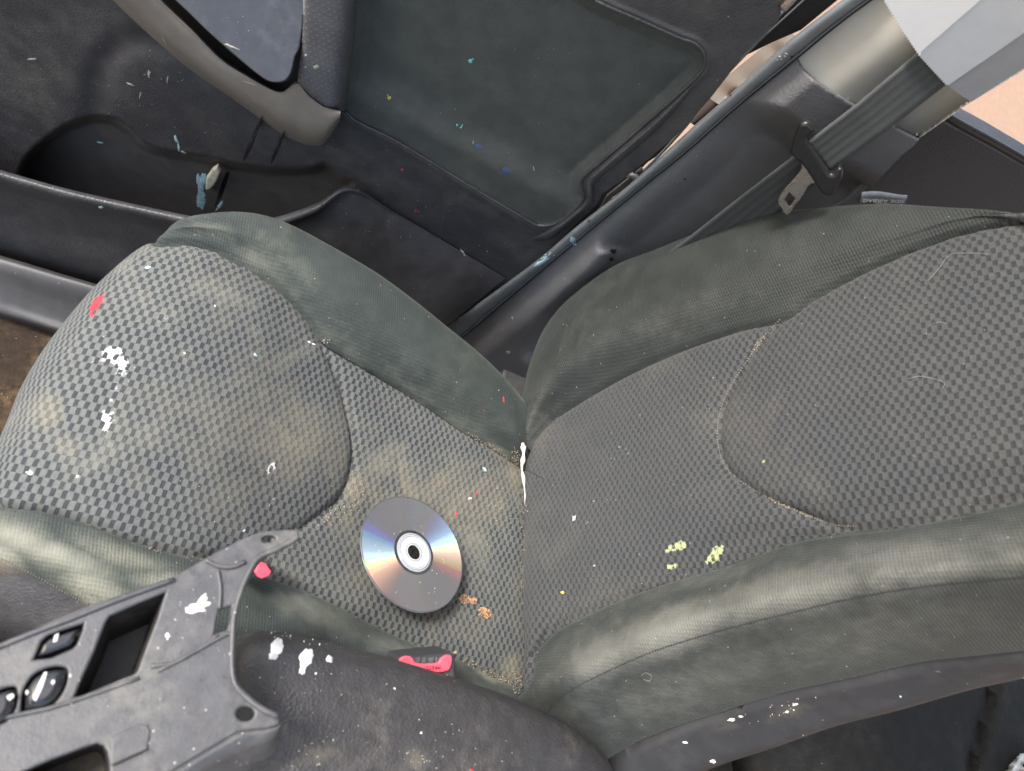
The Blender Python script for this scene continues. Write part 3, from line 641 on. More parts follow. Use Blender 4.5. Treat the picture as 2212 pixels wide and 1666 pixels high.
# map pocket: lip and front wall
A = [(-620,250),(-350,298),(-90,343),(38,378),(150,409),(300,443),(430,470),(520,480),(592,470),(680,441),(757,404),(850,458),(970,530),(1090,602)]
Dn = [(-620,345),(-350,430),(-90,515),(30,555),(150,588),(300,640),(430,700),(540,760),(640,800),(740,800),(800,775),(860,745),(920,722),(968,703)]
ya = np.array([.50,.50,.50,.50,.498,.497,.496,.497,.502,.512,.535,.552,.557,.559])
def mixl(t, dx=0, dy=0): return [(a[0]*(1-t)+b[0]*t+dx, a[1]*(1-t)+b[1]*t+dy) for a, b in zip(A, Dn)]
fade = np.clip((.56-ya)/.05, 0, 1)
rws = []; slope = np.array([.2,.2,.2,.2,.2,.2,.2,.35,.6,.9,1,1,.8,.3])
for t, oy, yo in [(0, 22, .012), (0, 8, .004), (0, 0, 0), (0, 8, -.008), (0, 20, -.011), (0, 32, -.008), (.22, 8, -.002), (.5, 0, .0), (.8, 0, -.004), (1, 0, .002), (1.25, 0, .03)]:
    l_ = np.array(mixl(t), float); l_[:, 1] += oy*fade; rws.append(Py(l_[:, 0], l_[:, 1], ya+yo*fade-.004*(1-fade)-.075*min(t, 1)*slope))
Gp = sheet(rws, 5, 12)
gx, gy = proj(Gp)
piece('map_pocket', Gp, np.ones((Gp.shape[0]-1, Gp.shape[1]-1), bool), MT['vinyl'], DOOR, None, {'dirt_light': dirt_light(gx, gy, [(700,520,80,30,0,.25)])})
# armrest / pull handle
grip_o = [(300,-60),(345,0),(415,66),(480,130),(535,165),(583,192),(612,199),(642,180),(668,207),(703,232),(736,240)]
grip_i = [(190,-60),(236,-8),(274,30),(343,93),(412,151),(515,223),(600,284),(640,306),(672,315),(703,309),(734,262)]
go = np.array(op(grip_o, 6)); gi = np.array(op(grip_i, 6))
rws = []
for t, yo in [(-.03, -.018), (0, -.0345), (.08, -.0365), (.35, -.038), (.65, -.036), (.85, -.026), (.96, -.010), (1.0, .002), (1.02, .02)]:
    l_ = go*(1-t)+gi*t; rws.append(Py(l_[:, 0], l_[:, 1], DY+yo+0*l_[:, 0]))
Gg = sheet(rws, 8, 1)
ag = piece('pull_handle', Gg, np.ones((Gg.shape[0]-1, Gg.shape[1]-1), bool), MT['taupe'], DOOR)
# perforated pad beside it
PXp, PYp = field('', None, 630, 784, -60, 256, 3)
s_ = seg_near(PXp, PYp, perf+[perf[0]]); m = s_[0] < 2.2; PXp = np.where(m, s_[1], PXp); PYp = np.where(m, s_[2], PYp)
dp = sd(PXp, PYp, perf); dR, _, _ = seg_near(PXp, PYp, [(772,-60),(768,60),(757,150),(745,240)])
yy = DY+.004-.038*(1-np.exp(-dR/13))-.005*(1-np.exp(-np.maximum(0, -dp)/5))
Gf = Py(PXp, PYp, yy); piece('perforated_pad', Gf, inside(fc(PXp), fc(PYp), perf), MT['perf'], DOOR, np.stack([Gf[..., 0], Gf[..., 2]], -1))
sw = cl([(300,-60),(377,0),(450,70),(515,127),(566,168),(590,178),(614,175),(628,158),(637,122),(647,100),(655,34),(656,-60)], 3)
swn = np.array([-.25, -.70, .66]); swn /= np.linalg.norm(swn); sw0 = Py(np.array(560.), np.array(60.), DY-.034)
swh = Pn(np.array([p[0] for p in sw]), np.array([p[1] for p in sw]), swn, sw0)
slab('switch_plate', swh, [], .004, .0012, MT['gloss'], DOOR, n=swn)
gap = [(330,-60),(345,-5),(480,128),(583,190),(612,197),(644,178),(662,60),(668,-60)]
gp = Py(np.array([p[0] for p in gap], float), np.array([p[1] for p in gap], float), DY-.012)
slab('handle_recess', gp, [], .004, .0005, MT['dark'], DOOR, n=np.array([0., -1., 0.]))
# door's own black edge and frame behind the panel
edge = [(1640,-60),(1900,-60),(1813,0),(1770,35),(1731,67),(1715,74),(1664,96),(1606,125),(1576,147),(1548,180),(1527,206),(1500,247),(1470,285),(1441,325),(1400,352),(1340,412),(1300,455),(1230,520),(1130,590),(1000,690),(940,740),(900,700),(1100,560),(1250,420),(1400,300)]
e3 = np.array([Py(np.array(float(x)), np.array(float(y)), DY+.028) for x, y in edge])
slab('door_edge', e3, [], .022, .002, MT['black'], DOOR, n=np.array([0., -1., 0.]))
tube('edge_seal', Py(*[np.array(v, float) for v in zip(*op([(1694,20),(1640,85),(1560,170),(1527,206),(1490,262),(1420,340),(1350,405)], 6))], DY+.012), .0016, MT['rubber'], DOOR)
tube('edge_seal', Py(*[np.array(v, float) for v in zip(*op([(1800,-60),(1731,5),(1640,88),(1560,160)], 6))], DY+.014), .0008, MT['rubber'], DOOR)
tube('window_channel', Py(*[np.array(v, float) for v in zip(*op([(1760,-50),(1715,-8),(1690,18)], 6))], DY-.002), .0045, MT['steel'], DOOR)
tube('door_latch', Py(*[np.array(v, float) for v in zip(*op([(1345,372),(1370,380),(1385,395),(1372,412),(1345,420),(1325,432)], 4))], DY+.004), .004, MT['steel'], DOOR)
slab('latch_plate', Py(np.array([1310.,1385.,1400.,1330.,1290.]), np.array([425.,365.,385.,445.,462.]), DY+.010), [], .004, .0008, MT['vinyl_dull'], DOOR, n=np.array([0., -1., 0.]))
doorbvh = bvh_of(kids(DOOR, ('door_panel','pocket_cavity','cloth_insert','map_pocket','pull_handle','perforated_pad','switch_plate')))
# ================================================================== SILL TRIM
rws = []
for pts, y in [([(-620,370),(-370,444),(-120,520),(0,552),(120,588),(260,632),(420,700)], .470), ([(-620,378),(-370,452),(-120,528),(0,560),(120,596),(260,640),(420,708)], .462), ([(-620,398),(-370,472),(-120,548),(0,580),(120,617),(260,662),(420,726)], .452),
               ([(-620,430),(-370,504),(-120,580),(0,613),(120,652),(260,698),(420,760)], .440), ([(-620,465),(-370,539),(-120,615),(0,648),(120,688),(260,735),(420,800)], .425), ([(-620,492),(-370,566),(-120,642),(0,676),(130,716),(270,765),(420,830)], .412), ([(-620,500),(-370,574),(-120,650),(0,686),(130,726),(270,775),(420,840)], .418)]:
    l_ = np.array(pts, float); rws.append(Py(l_[:, 0], l_[:, 1], y))
Gs = sheet(rws, 8, 8); sill = piece('sill_trim', Gs, np.ones((Gs.shape[0]-1, Gs.shape[1]-1), bool), MT['vinyl'], None)
sill.data.materials[0] = surf('sill_vinyl', (.060, .060, .065), .42, .3, (.15, .14, .12), .3, 8, 900, .3, 'noise', specks=.01)
tag(sill, 'rounded black plastic sill trim running under the door, above the brown carpet', 'sill trim')
# ================================================================== PILLAR
PYL = .545
outer = [(900,752),(965,705),(1154,567),(1240,494),(1357,401),(1450,318),(1511,262),(1572,209),(1625,160),(1680,110),(1731,68),(1821,0),(1902,-62)]
groove = [(930,775),(998,730),(1110,635),(1199,560),(1322,458),(1400,394),(1486,325),(1606,219),(1724,123),(1790,68),(1843,27),(1900,-14),(1965,-62)]
recess = cl([(1150,760),(1215,672),(1290,600),(1322,552),(1316,528),(1345,500),(1450,412),(1540,330),(1590,270),(1640,247),(1700,272),(1760,330),(1900,420),(2000,520),(1400,800)], 5)
up_edge = op([(1724,123),(1730,138),(1740,152),(1768,176),(1810,202),(1851,226),(1933,271),(1988,297)], 5)
bei = [(1965,-62),(1900,-14),(1843,27),(1790,68)]+up_edge+[(2098,220),(2400,40),(2400,-62)]
def pil_y(px, py):
    d, _, _ = seg_near(px, py, groove)
    y = PYL-.020*sm(d, 2, 70)
    y += .036*sm(-sd(px, py, recess), -34, 44)
    y = np.where(inside(px, py, bei), PYL-.018*sm(d, 0, 120)+.004*sm(d, 120, 190)+.02*sm(d, 190, 260)+.004, y)
    return y
PX, PY = field('', None, 880, 2400, -60, 860, 4)
YY = pil_y(PX, PY)
for ln in (groove, up_edge, [(2400,40),(2098,220),(1988,297)], [(1862,440),(1890,400),(1935,345),(1975,315),(1988,297)]):
    s_ = seg_near(PX, PY, ln); m = s_[0] < 2.8; PX = np.where(m, s_[1], PX); PY = np.where(m, s_[2], PY)
YY = pil_y(PX, PY); G = Py(PX, PY, YY); fx, fy = fc(PX), fc(PY)
trim_edge = [(1862,440),(1890,400),(1935,345),(1975,315),(1988,297)]
body = [(930,775)]+groove[1:]+[(2050,-62),(2400,-62),(2400,40),(2098,220),(1988,297),(1975,315),(1935,345),(1890,400),(1862,440),(1800,600),(1300,900),(900,900)]
inb = inside(fx, fy, body); ibe = inside(fx, fy, bei)
PIL = empty('door_pillar', 'grey grained pillar trim with a beige upper cover behind the belt', 'pillar trim', (.35, PYL, -1.0))
uvp = np.stack([G[..., 0], G[..., 2]], -1)
piece('lower_cover', G, inb & ~ibe, MT['pillar'], PIL, uvp)
piece('upper_cover', G, inb & ibe, MT['beige'], PIL, uvp)
# sill strip between the outer edge and the groove
go = np.array(op(outer, 5)); n_ = len(go); gi_ = np.array(op(groove, 5)); s1 = np.linspace(0, 1, 60)
def resamp(L, t):
    s = np.concatenate([[0], np.cumsum(np.hypot(*np.diff(L, axis=0).T))]); s /= s[-1]; return np.stack([np.interp(t, s, L[:, 0]), np.interp(t, s, L[:, 1])], -1)
oo, gg = resamp(go, s1), resamp(gi_, s1); rws = []
for t, yo in [(-.02, .05), (0, .008), (.08, .0), (.30, -.003), (.62, -.003), (.80, -.0005), (.84, .0015), (.88, -.0005), (.95, -.0005), (1.0, .005), (1.14, .012)]:
    l_ = oo*(1-t)+gg*t; rws.append(Py(l_[:, 0], l_[:, 1], PYL-.004+yo))
Gw = sheet(rws, 5, 2); piece('edge_strip', Gw, np.ones((Gw.shape[0]-1, Gw.shape[1]-1), bool), MT['rubber'], PIL)
gl_ = op(groove[1:], 5); tube('shut_line', Py(np.array([p[0] for p in gl_]), np.array([p[1] for p in gl_]), PYL-.0015), .0013, MT['dark'], PIL)
pilbvh = bvh_of(kids(PIL, ('lower_cover','upper_cover','edge_strip')))
tube('cover_edge', Py(*[np.array(v, float) for v in zip(*op([(1740,470),(1810,445),(1862,405),(1905,360),(1940,330)], 6))], PYL-.002), [.001+.0035*math.sin(math.pi*min(1, i/20)) for i in range(25)], MT['pillar'], PIL)
# rear door / quarter trim behind the pillar
rt = [(1780,470),(1880,400),(1988,292),(2025,243),(2060,262),(2140,305),(2212,347),(2420,470),(2420,620),(1800,620)]
rd = slab('rear_door', Py(np.array([p[0] for p in rt], float), np.array([p[1] for p in rt], float), PYL+.045), [], .03, .006, surf('rear_door_plastic', (.040, .043, .052), .6, .3, (.1, .1, .1), .2, 8, 600, .3), None, n=np.array([0., -1., 0.]))
tag(rd, 'dark rear door trim seen behind the pillar, below its open window', 'rear door')
sealp = Py(*[np.array(v, float) for v in zip(*op([(2000,232),(2030,243),(2080,272),(2150,310),(2250,368),(2380,445)], 5))], PYL+.028)
ROOTLOC[rd.name] = np.array(rd.location)
tube('window_seal', sealp, .004, MT['black'], rd)
# ================================================================== TAPE over the pillar
TY = PYL-.034
def zig(a, b, n, amp):
    a = np.array(a, float); b = np.array(b, float); d = (b-a)/np.linalg.norm(b-a); m = np.array([-d[1], d[0]]); L = []
    for i in range(n*2): L.append(tuple(a+(b-a)*i/(2*n)+m*(amp if i % 2 else 0)))
    return L
TAPE = empty('duct_tape', 'pale tape strips, facet light and shade painted in, with saw-toothed ends wrapped round the pillar top', 'tape', (.42, TY, -.2))
def strip(poly, y, mat):
    P3 = Py(np.array([p[0] for p in poly]), np.array([p[1] for p in poly]), y); return P3
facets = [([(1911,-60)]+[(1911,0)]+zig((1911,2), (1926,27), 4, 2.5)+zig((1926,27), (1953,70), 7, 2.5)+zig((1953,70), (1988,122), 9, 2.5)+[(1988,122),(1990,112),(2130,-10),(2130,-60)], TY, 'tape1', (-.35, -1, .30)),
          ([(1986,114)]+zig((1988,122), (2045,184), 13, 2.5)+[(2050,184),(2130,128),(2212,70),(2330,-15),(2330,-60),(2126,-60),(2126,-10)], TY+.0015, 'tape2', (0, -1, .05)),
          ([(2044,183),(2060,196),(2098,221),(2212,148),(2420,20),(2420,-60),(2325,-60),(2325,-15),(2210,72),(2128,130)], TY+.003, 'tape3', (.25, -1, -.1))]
for poly, y, mn, tilt in facets:
    P3 = strip(poly, y, mn); c = Py(np.array(2060.), np.array(100.), y); n = np.array(tilt, float); n /= np.linalg.norm(n)
    cc = P3.mean(0); r = P3/np.linalg.norm(P3, axis=1)[:, None]
    o = slab('tape_strip', P3, [], .0012, .0002, MT[mn], TAPE, n=np.array([0, -1., 0]))
# ================================================================== SEAT BELT
def ribbon(name, La, Lb, ya, mat, parent, n=10):
    La = resamp(np.array(La, float), np.linspace(0, 1, 40)); Lb = resamp(np.array(Lb, float), np.linspace(0, 1, 40)); ya = np.interp(np.linspace(0, 1, 40), np.linspace(0, 1, len(ya)), ya)
    P1 = Py(La[:, 0], La[:, 1], ya); P2 = Py(Lb[:, 0], Lb[:, 1], ya+.001)
    Gr = np.array([P1*(1-t)+P2*t+np.array([0, .0012*math.sin(t*math.pi), 0]) for t in np.linspace(0, 1, n+1)])
    s = np.concatenate([[0], np.cumsum(np.linalg.norm(np.diff(P1, axis=0), axis=1))])
    uv = np.stack([np.tile(s, (n+1, 1)), np.tile(np.linspace(0, 1, n+1)[:, None], (1, 40))], -1)
    o = piece(name, Gr, np.ones((n, 39), bool), mat, parent, uv); md = o.modifiers.new('s', 'SOLIDIFY'); md.thickness = .0012; md.offset = -1
    return o
BELT = empty('seat_belt', 'black ribbed seat belt with metal tongue hanging along the pillar', 'seat belt', (.42, .50, -.7))
ribbon('webbing', [(2060,52),(1985,113),(1851,226),(1743,309)], [(2120,125),(2046,182),(1930,272),(1792,374)], [TY+.006, TY+.006, .500, .488], MT['web'], BELT)
ribbon('webbing', [(1745,312),(1709,343),(1600,426),(1480,520),(1440,550)], [(1800,368),(1757,403),(1690,455),(1600,530),(1560,560)], [.494, .497, .503, .505, .505], MT['web'], BELT)
cb = cl([(1766,291),(1754,281),(1743,277),(1733,279),(1726,285),(1717,307),(1709,330),(1711,342),(1723,349),(1743,370),(1760,393),(1774,410),(1783,415),(1792,416),(1800,412),(1807,397),(1818,382),(1821,374),(1820,366),(1813,362),(1803,370),(1792,374),(1768,342),(1746,312),(1744,305)], 2)
c3 = Py(np.array([p[0] for p in cb]), np.array([p[1] for p in cb]), .482)
tb = slab('tongue_body', c3, [], .009, .0028, MT['tonguep'], BELT, n=np.array([-.15, -1., .1])/1.016)
tb.data.polygons.foreach_set('use_smooth', [True]*len(tb.data.polygons))
mt_ = [(1722,348),(1731,360),(1732,368),(1727,378),(1716,390),(1709,396),(1695,410),(1685,423),(1681,431),(1681,438),(1686,443),(1690,448),(1693,455),(1698,459),(1704,457),(1709,452),(1717,440),(1727,430),(1736,420),(1741,411),(1746,404),(1753,399),(1762,397),(1758,380),(1740,356)]
hl_ = [(1705,416),(1718,427),(1706,443),(1694,431)]
m3 = Py(np.array([p[0] for p in mt_], float), np.array([p[1] for p in mt_], float), .481); h3 = Py(np.array([p[0] for p in hl_], float), np.array([p[1] for p in hl_], float), .481)
slab('metal_tongue', m3, [h3], .0026, .0008, MT['steel'], BELT, n=np.array([-.15, -1., .1])/1.016)
# ================================================================== things seen through the gap
yb = .72
db = [(1664,90),(1606,118),(1565,150),(1535,185),(1572,222),(1620,185),(1690,120),(1700,100)]
rws = []
for t in np.linspace(0, 1, 9):
    a = np.array([1700., 60.])*(1-t)+np.array([1520., 205.])*t; b = np.array([1760., 120.])*(1-t)+np.array([1590., 250.])*t
    yy_ = yb+.02*math.cos(t*16)*.12
    rws.append([Py(np.array(a[0]*(1-s)+b[0]*s), np.array(a[1]*(1-s)+b[1]*s), yb-.05*math.sin(math.pi*s)+.006*math.cos(t*22)) for s in np.linspace(0, 1, 6)])
Gd = sheet(rws, 8, 5); DR = empty('metal_drum', 'pale silver rounded metal body with black base, seen in the gap beside the door', 'metal container', (.45, yb, -1.0))
piece('drum_body', Gd, np.ones((Gd.shape[0]-1, Gd.shape[1]-1), bool), MT['metalbody'], DR)
rws = []
for t in np.linspace(0, 1, 4):
    a = np.array([1520., 205.])*(1-t)+np.array([1470., 252.])*t; b = np.array([1590., 250.])*(1-t)+np.array([1530., 290.])*t
    rws.append([Py(np.array(a[0]*(1-s)+b[0]*s), np.array(a[1]*(1-s)+b[1]*s), yb-.003-.05*math.sin(math.pi*s)) for s in np.linspace(0, 1, 6)])
Gd2 = sheet(rws, 5, 5); piece('drum_base', Gd2, np.ones((Gd2.shape[0]-1, Gd2.shape[1]-1), bool), MT['black'], DR)
# ================================================================== REAR SEAT (bottom right)
rz = -.80
rl = [(1180,1600),(2450,1380),(2450,1800),(1180,1800)]
xs = np.linspace(0, 1, 40); Gq = np.array([[quadmap([(1640.,1480.),(2500.,1330.),(2500.,1900.),(1700.,1900.)], u, v) for u in xs] for v in np.linspace(0, 1, 24)])
zz = rz+.05*sm(Gq[..., 0], 1650, 2000)-.03*np.exp(-((Gq[..., 0]-2110+.25*(Gq[...,1]-1600))/14)**2)
Gr = Pz(Gq[..., 0], Gq[..., 1], zz); rs = piece('rear_bench', Gr, np.ones((23, 39), bool), MT['rearcloth'], None, np.stack([Gr[..., 0], Gr[..., 1]], -1))
tag(rs, 'dark cloth rear bench in shade behind the front seat', 'rear seat')
rs.modifiers.new('s', 'SOLIDIFY').thickness = .08
# crumpled pale cloth at its edge
cg = []
for j in range(14):
    for i in range(14):
        x = 2172+i*6; y = 1622+j*6; q = Pz(np.array(float(x)), np.array(float(y)), rz+.062+.012*math.sin(i*1.1+j*.7)+.010*math.sin(j*1.7-i*.6)+random.uniform(-.003, .003)); cg.append(q)
cgx = np.array(cg).reshape(14, 14, 3); cpy, cpx = np.mgrid[0:13, 0:13]
cw = piece('tissue', cgx, ((cpx-9)**2+(cpy-9)**2 < 90) & ~((cpx+cpy) < 6), MT['paper'], None); cw.modifiers.new('s', 'SUBSURF').levels = 1
tag(cw, 'crumpled off-white tissue lying on the dark rear bench', 'tissue')
# ================================================================== CONSOLE ARMREST
ARM = [
[(500,1446,-.60),(508,1406,-.585),(535,1374,-.575),(590,1369,-.575),(690,1386,-.575),(780,1409,-.575),(870,1433,-.575),(965,1463,-.575),(1075,1498,-.575),(1180,1540,-.575),(1238,1575,-.575),(1290,1618,-.58),(1325,1670,-.585),(1330,1740,-.60)],
[(480,1470,-.58),(510,1425,-.560),(550,1392,-.553),(605,1385,-.550),(690,1402,-.550),(785,1425,-.550),(880,1446,-.550),(975,1478,-.550),(1080,1522,-.550),(1165,1560,-.550),(1220,1600,-.553),(1262,1650,-.556),(1285,1700,-.56),(1285,1760,-.58)],
[(470,1540,-.575),(520,1500,-.550),(570,1465,-.542),(625,1450,-.539),(705,1465,-.538),(790,1490,-.538),(870,1515,-.538),(950,1545,-.538),(1035,1590,-.538),(1105,1630,-.538),(1150,1670,-.541),(1180,1715,-.545),(1195,1760,-.55),(1200,1800,-.57)],
[(460,1650,-.57),(530,1620,-.548),(585,1590,-.538),(640,1575,-.534),(715,1585,-.533),(790,1605,-.533),(860,1630,-.533),(930,1660,-.533),(1000,1700,-.533),(1050,1740,-.533),(1085,1780,-.536),(1105,1820,-.54),(1115,1850,-.545),(1120,1880,-.56)],
[(450,1800,-.57),(540,1790,-.548),(590,1780,-.538),(645,1770,-.534),(715,1780,-.533),(785,1790,-.533),(850,1810,-.533),(910,1830,-.533),(970,1860,-.533),(1010,1890,-.533),(1040,1920,-.536),(1055,1950,-.54),(1060,1980,-.545),(1065,2000,-.56)]]
rws = []
for r_ in ARM:
    a = np.array(r_, float); rws.append(Pz(a[:, 0], a[:, 1], a[:, 2]))
rws = [rws[0]+[0, .0, -.22], rws[0]+[0, .002, -.03]]+rws
Ga = lump(sheet(rws, 10, 10), .0008, 1.2, 9)
ARMO = empty('armrest_box', 'black leather-grained armrest lid spotted with white paint beside the seat', 'armrest', (.2, -.03, FLOOR))
gx, gy = proj(Ga)
piece('armrest_lid', Ga, np.ones((Ga.shape[0]-1, Ga.shape[1]-1), bool), MT['arm'], ARMO, None, {'dirt_light': dirt_light(gx, gy, [(690,1630,60,25,-20,.5),(900,1640,25,25,0,.6),(640,1600,60,20,20,.35),(760,1500,60,10,10,.25)])})
pc = Pz(np.array(700.), np.array(1600.), -.6)
box('armrest_base', (pc[0]-.12, -.30, FLOOR), (pc[0]+.13, -.06, -.60), MT['trim_dark'], ARMO, .008)
armbvh = bvh_of(kids(ARMO, ('armrest_lid',)))
# ================================================================== CONSOLE TRIM PLATE (nearest, loose)
TN = np.array([-.10, .12, 1.0]); TN /= np.linalg.norm(TN); T0 = np.array([.03, .0, -.475])
def tp(L, h=0.0): L = np.array(L, float); return Pn(L[:, 0], L[:, 1], TN, T0, h)
TRIM = empty('console_trim', 'scuffed grey plastic console plate with buttons and empty openings, lying loose by the armrest', 'console panel', tuple(np.array([.03, -.02, -.56])))
outl = [(-160,1438),(0,1389),(70,1360),(137,1330),(206,1302),(290,1275),(377,1244),(463,1195),(510,1170),(549,1153),(583,1146),(620,1143),(645,1144),(648,1165),(635,1171),(608,1183),(583,1199),(565,1212),(556,1223),(545,1240),(535,1261),(525,1285),(518,1309),(513,1340),(510,1370),(508,1439),(511,1460),(518,1480),(532,1497),(549,1511),(566,1524),(583,1535),(597,1543),(607,1545),(604,1566),(575,1574),(540,1577),(515,1582),(490,1596),(430,1632),(370,1668),(300,1710),(-160,1900)]
def ell(x, y, rx, ry, n=16, a=0): return [(x+rx*math.cos(t)*math.cos(a)-ry*math.sin(t)*math.sin(a), y+rx*math.cos(t)*math.sin(a)+ry*math.sin(t)*math.cos(a)) for t in np.linspace(0, 2*math.pi, n, endpoint=False)]
h_big = [(357,1280),(300,1303),(237,1331),(228,1345),(205,1405),(180,1460),(161,1504),(168,1506),(230,1480),(290,1456),(298,1448),(315,1400),(340,1335)]
h_low = [(41,1672),(110,1642),(190,1612),(210,1606),(224,1611),(232,1625),(236,1650),(238,1700),(100,1740)]
h_sm = [(474,1317),(499,1309),(498,1335),(491,1360),(463,1370),(467,1345)]
h_b1 = [(72,1425),(80,1408),(90,1385),(105,1372),(180,1347),(178,1360),(165,1392),(158,1400),(110,1421)]
h_b2 = cl([(45,1540),(48,1500),(62,1470),(85,1450),(118,1440),(142,1443),(146,1460),(138,1490),(118,1518),(90,1534)], 3)
h_b3 = cl([(-40,1570),(-38,1525),(-10,1495),(30,1483),(37,1500),(33,1530),(15,1556),(-10,1568)], 3)
holes = [h_big, h_low, h_sm, ell(581,1165,15,8,20,-.05), ell(530,1542,20,16,20), h_b1, h_b2, h_b3]
slab('trim_plate', tp(outl), [tp(h) for h in holes], .004, .0014, MT['trim'], TRIM, n=TN)
# raised inner panels and ridges on the plate
def ridge(name, L, r, mat=MT['trim'], h=.0006): return tube(name, tp(op(L, 6), h), r, mat, TRIM)
ridge('ridge', [(-60,1422),(60,1372),(150,1338),(250,1298),(377,1252)], .0016)
ridge('ridge', [(-60,1530),(80,1496),(165,1512),(300,1462),(318,1455)][:1]+[(-60,1560),(60,1540),(140,1520),(300,1465)], .0012)
ridge('ridge', [(318,1340),(300,1420),(325,1440),(380,1430),(440,1395),(470,1372)][2:], .0012)
ridge('ridge', [(445,1210),(470,1222),(500,1225),(530,1214)], .0016)
ridge('rim', [(642,1160),(630,1170),(600,1186),(560,1204),(538,1236),(520,1278),(506,1330),(502,1380),(501,1440),(508,1478),(530,1504),(560,1528),(600,1548)], .0019)
ridge('ridge', [(470,1232),(476,1270),(474,1316)], .0014)
ridge('ridge', [(340,1450),(400,1420),(480,1375),(500,1368)], .0012)
# sunk flat for a missing cover
slab('blank_plate', tp([(240,1592),(302,1564),(318,1566),(324,1578),(319,1618),(300,1630),(240,1656)], .0012), [], .0018, .0006, MT['trim'], TRIM, n=TN)
slab('blank_slot', tp([(242,1650),(320,1616),(320,1619),(243,1655)], .0024), [], .0006, .0002, MT['dark'], TRIM, n=TN)
# side skirt that turns down along the right end
sk0 = op([(607,1545),(604,1566),(575,1574),(540,1577),(515,1582),(490,1596),(430,1632),(370,1668),(300,1710)], 5)
sk1 = op([(608,1548),(607,1578),(590,1600),(565,1612),(535,1622),(505,1638),(450,1670),(395,1710),(330,1750)], 5)
sk2 = op([(608,1550),(605,1592),(598,1614),(582,1632),(556,1650),(530,1668),(480,1705),(420,1750),(350,1790)], 5)
mid = lambda A, B, t: [(a[0]*(1-t)+b[0]*t, a[1]*(1-t)+b[1]*t) for a, b in zip(A, B)]
rws = [tp(sk0, -.0012), tp(mid(sk0, sk1, .25), .0002), tp(mid(sk0, sk1, .65), -.003), tp(sk1, -.009), tp(sk2, -.030), tp(sk2, -.060)]
Gk = sheet(rws, 5, 1); piece('side_skirt', Gk, np.ones((Gk.shape[0]-1, Gk.shape[1]-1), bool), MT['trim'], TRIM)
# wells under the openings
def well(name, L, depth, mat, shrink=.9, floor=True):
    a = tp(L, -.002); c = a.mean(0); b = c+(a-c)*shrink-TN*depth; n = len(L)
    V = np.concatenate([a, b]); Fc = [(i, (i+1) % n, n+(i+1) % n, n+i) for i in range(n)]
    if floor: Fc.append(tuple(range(n, 2*n)))
    return mk(name, V, Fc, mat, TRIM, smooth=False)
well('bin', h_big, .055, MT['trim_dark'], .75)
well('bin', h_low, .05, MT['trim_dark'], .85)
well('button_well', h_b1, .008, MT['dark'], .95); well('button_well', h_b2, .008, MT['dark'], .95); well('button_well', h_b3, .008, MT['dark'], .95)
slab('switch_button', tp([(82,1418),(92,1392),(108,1378),(168,1358),(160,1382),(150,1394),(108,1410)], .002), [], .008, .002, MT['gloss'], TRIM, n=TN)
for hb in (h_b2, h_b3):
    a = np.array(hb); c = a.mean(0); q = c+(a-c)*.86
    o = slab('switch_button', tp([tuple(v) for v in q], .0035), [], .010, .004, MT['gloss'], TRIM, n=TN); o.data.polygons.foreach_set('use_smooth', [True]*len(o.data.polygons))
def glint(L, h, parent=TRIM): return slab('button_reflection', tp(L, h), [], .0005, .0001, MT['white'], parent, n=TN)  # white slivers painted as reflections on the glossy buttons
glint([(114,1388),(118,1372),(127,1368),(123,1385)], .0026)
glint([(72,1512),(82,1480),(96,1452),(102,1452),(92,1484),(78,1514)], .0042)
glint([(14,1505),(26,1498),(31,1504),(20,1514)], .0042)
glint([(110,1474),(115,1468),(119,1472),(114,1480)], .0042); glint([(55,1494),(60,1490),(62,1496),(57,1502)], .0042)
# the fixed console under it
cb_ = tp([(150,1600)])[0]
CON = box('centre_console', (-.30, -.30, FLOOR), (.085, -.035, -.56), MT['trim_dark'], None, .01)
tag(CON, 'dark fixed centre console body under the loose plate', 'console')
trimbvh = bvh_of(kids(TRIM, ('trim_plate','side_skirt')))
# ================================================================== BUCKLES
def PL(L, z): L = np.array(L, float); return Pz(L[:, 0], L[:, 1], z)
zb = -.585
BK1 = empty('belt_buckle', 'seat belt buckle with bright pink-red press button at the cushion corner', 'belt buckle', tuple(PL([(930,1440)], -.75)[0]), None)
bn = np.array([-.12, -.18, 1.]); bn /= np.linalg.norm(bn); b0 = PL([(930,1435)], zb)[0]
def bp3(L, h=0): L = np.array(L, float); return Pn(L[:, 0], L[:, 1], bn, b0, h)
slab('buckle_body', bp3(cl([(868,1422),(905,1418),(960,1413),(976,1411),(985,1425),(986,1450),(984,1490),(940,1500),(880,1480),(862,1440)], 2)), [], .05, .004, MT['vinyl_dull'], BK1, n=bn)
b1 = slab('press_button', bp3(cl([(862,1425),(872,1418),(886,1418),(893,1424),(897,1432),(912,1434),(925,1434),(946,1432),(951,1424),(962,1416),(974,1416),(977,1424),(975,1438),(968,1450),(945,1453),(920,1450),(885,1444),(864,1436)], 2), .0035), [], .004, .0012, MT['button'], BK1, n=bn)
for x0_, x1_ in ((900,909),(912,922),(927,938),(941,946)):
    slab('slot_tooth', bp3([(x0_,1421),(x1_,1420),(x1_-1,1432),(x0_+1,1433)], .0018), [], .003, .0006, MT['trim'], BK1, n=bn)
T4 = [bp3([(918,1438)], .0036)[0], bp3([(953,1436)], .0036)[0], bp3([(952,1447)], .0036)[0], bp3([(918,1448)], .0036)[0]]
text_mesh('button_lettering', 'PRESS', MT['tonguep'], b1, T4, .95, .05, .1, .9, .0008)
BK2 = empty('belt_buckle', 'second buckle with only a red corner showing behind the console plate tip', 'belt buckle', tuple(PL([(568,1235)], -.75)[0]))
b0 = PL([(568,1235)], -.595)[0]; bn = np.array([.1, -.25, 1.]); bn /= np.linalg.norm(bn)
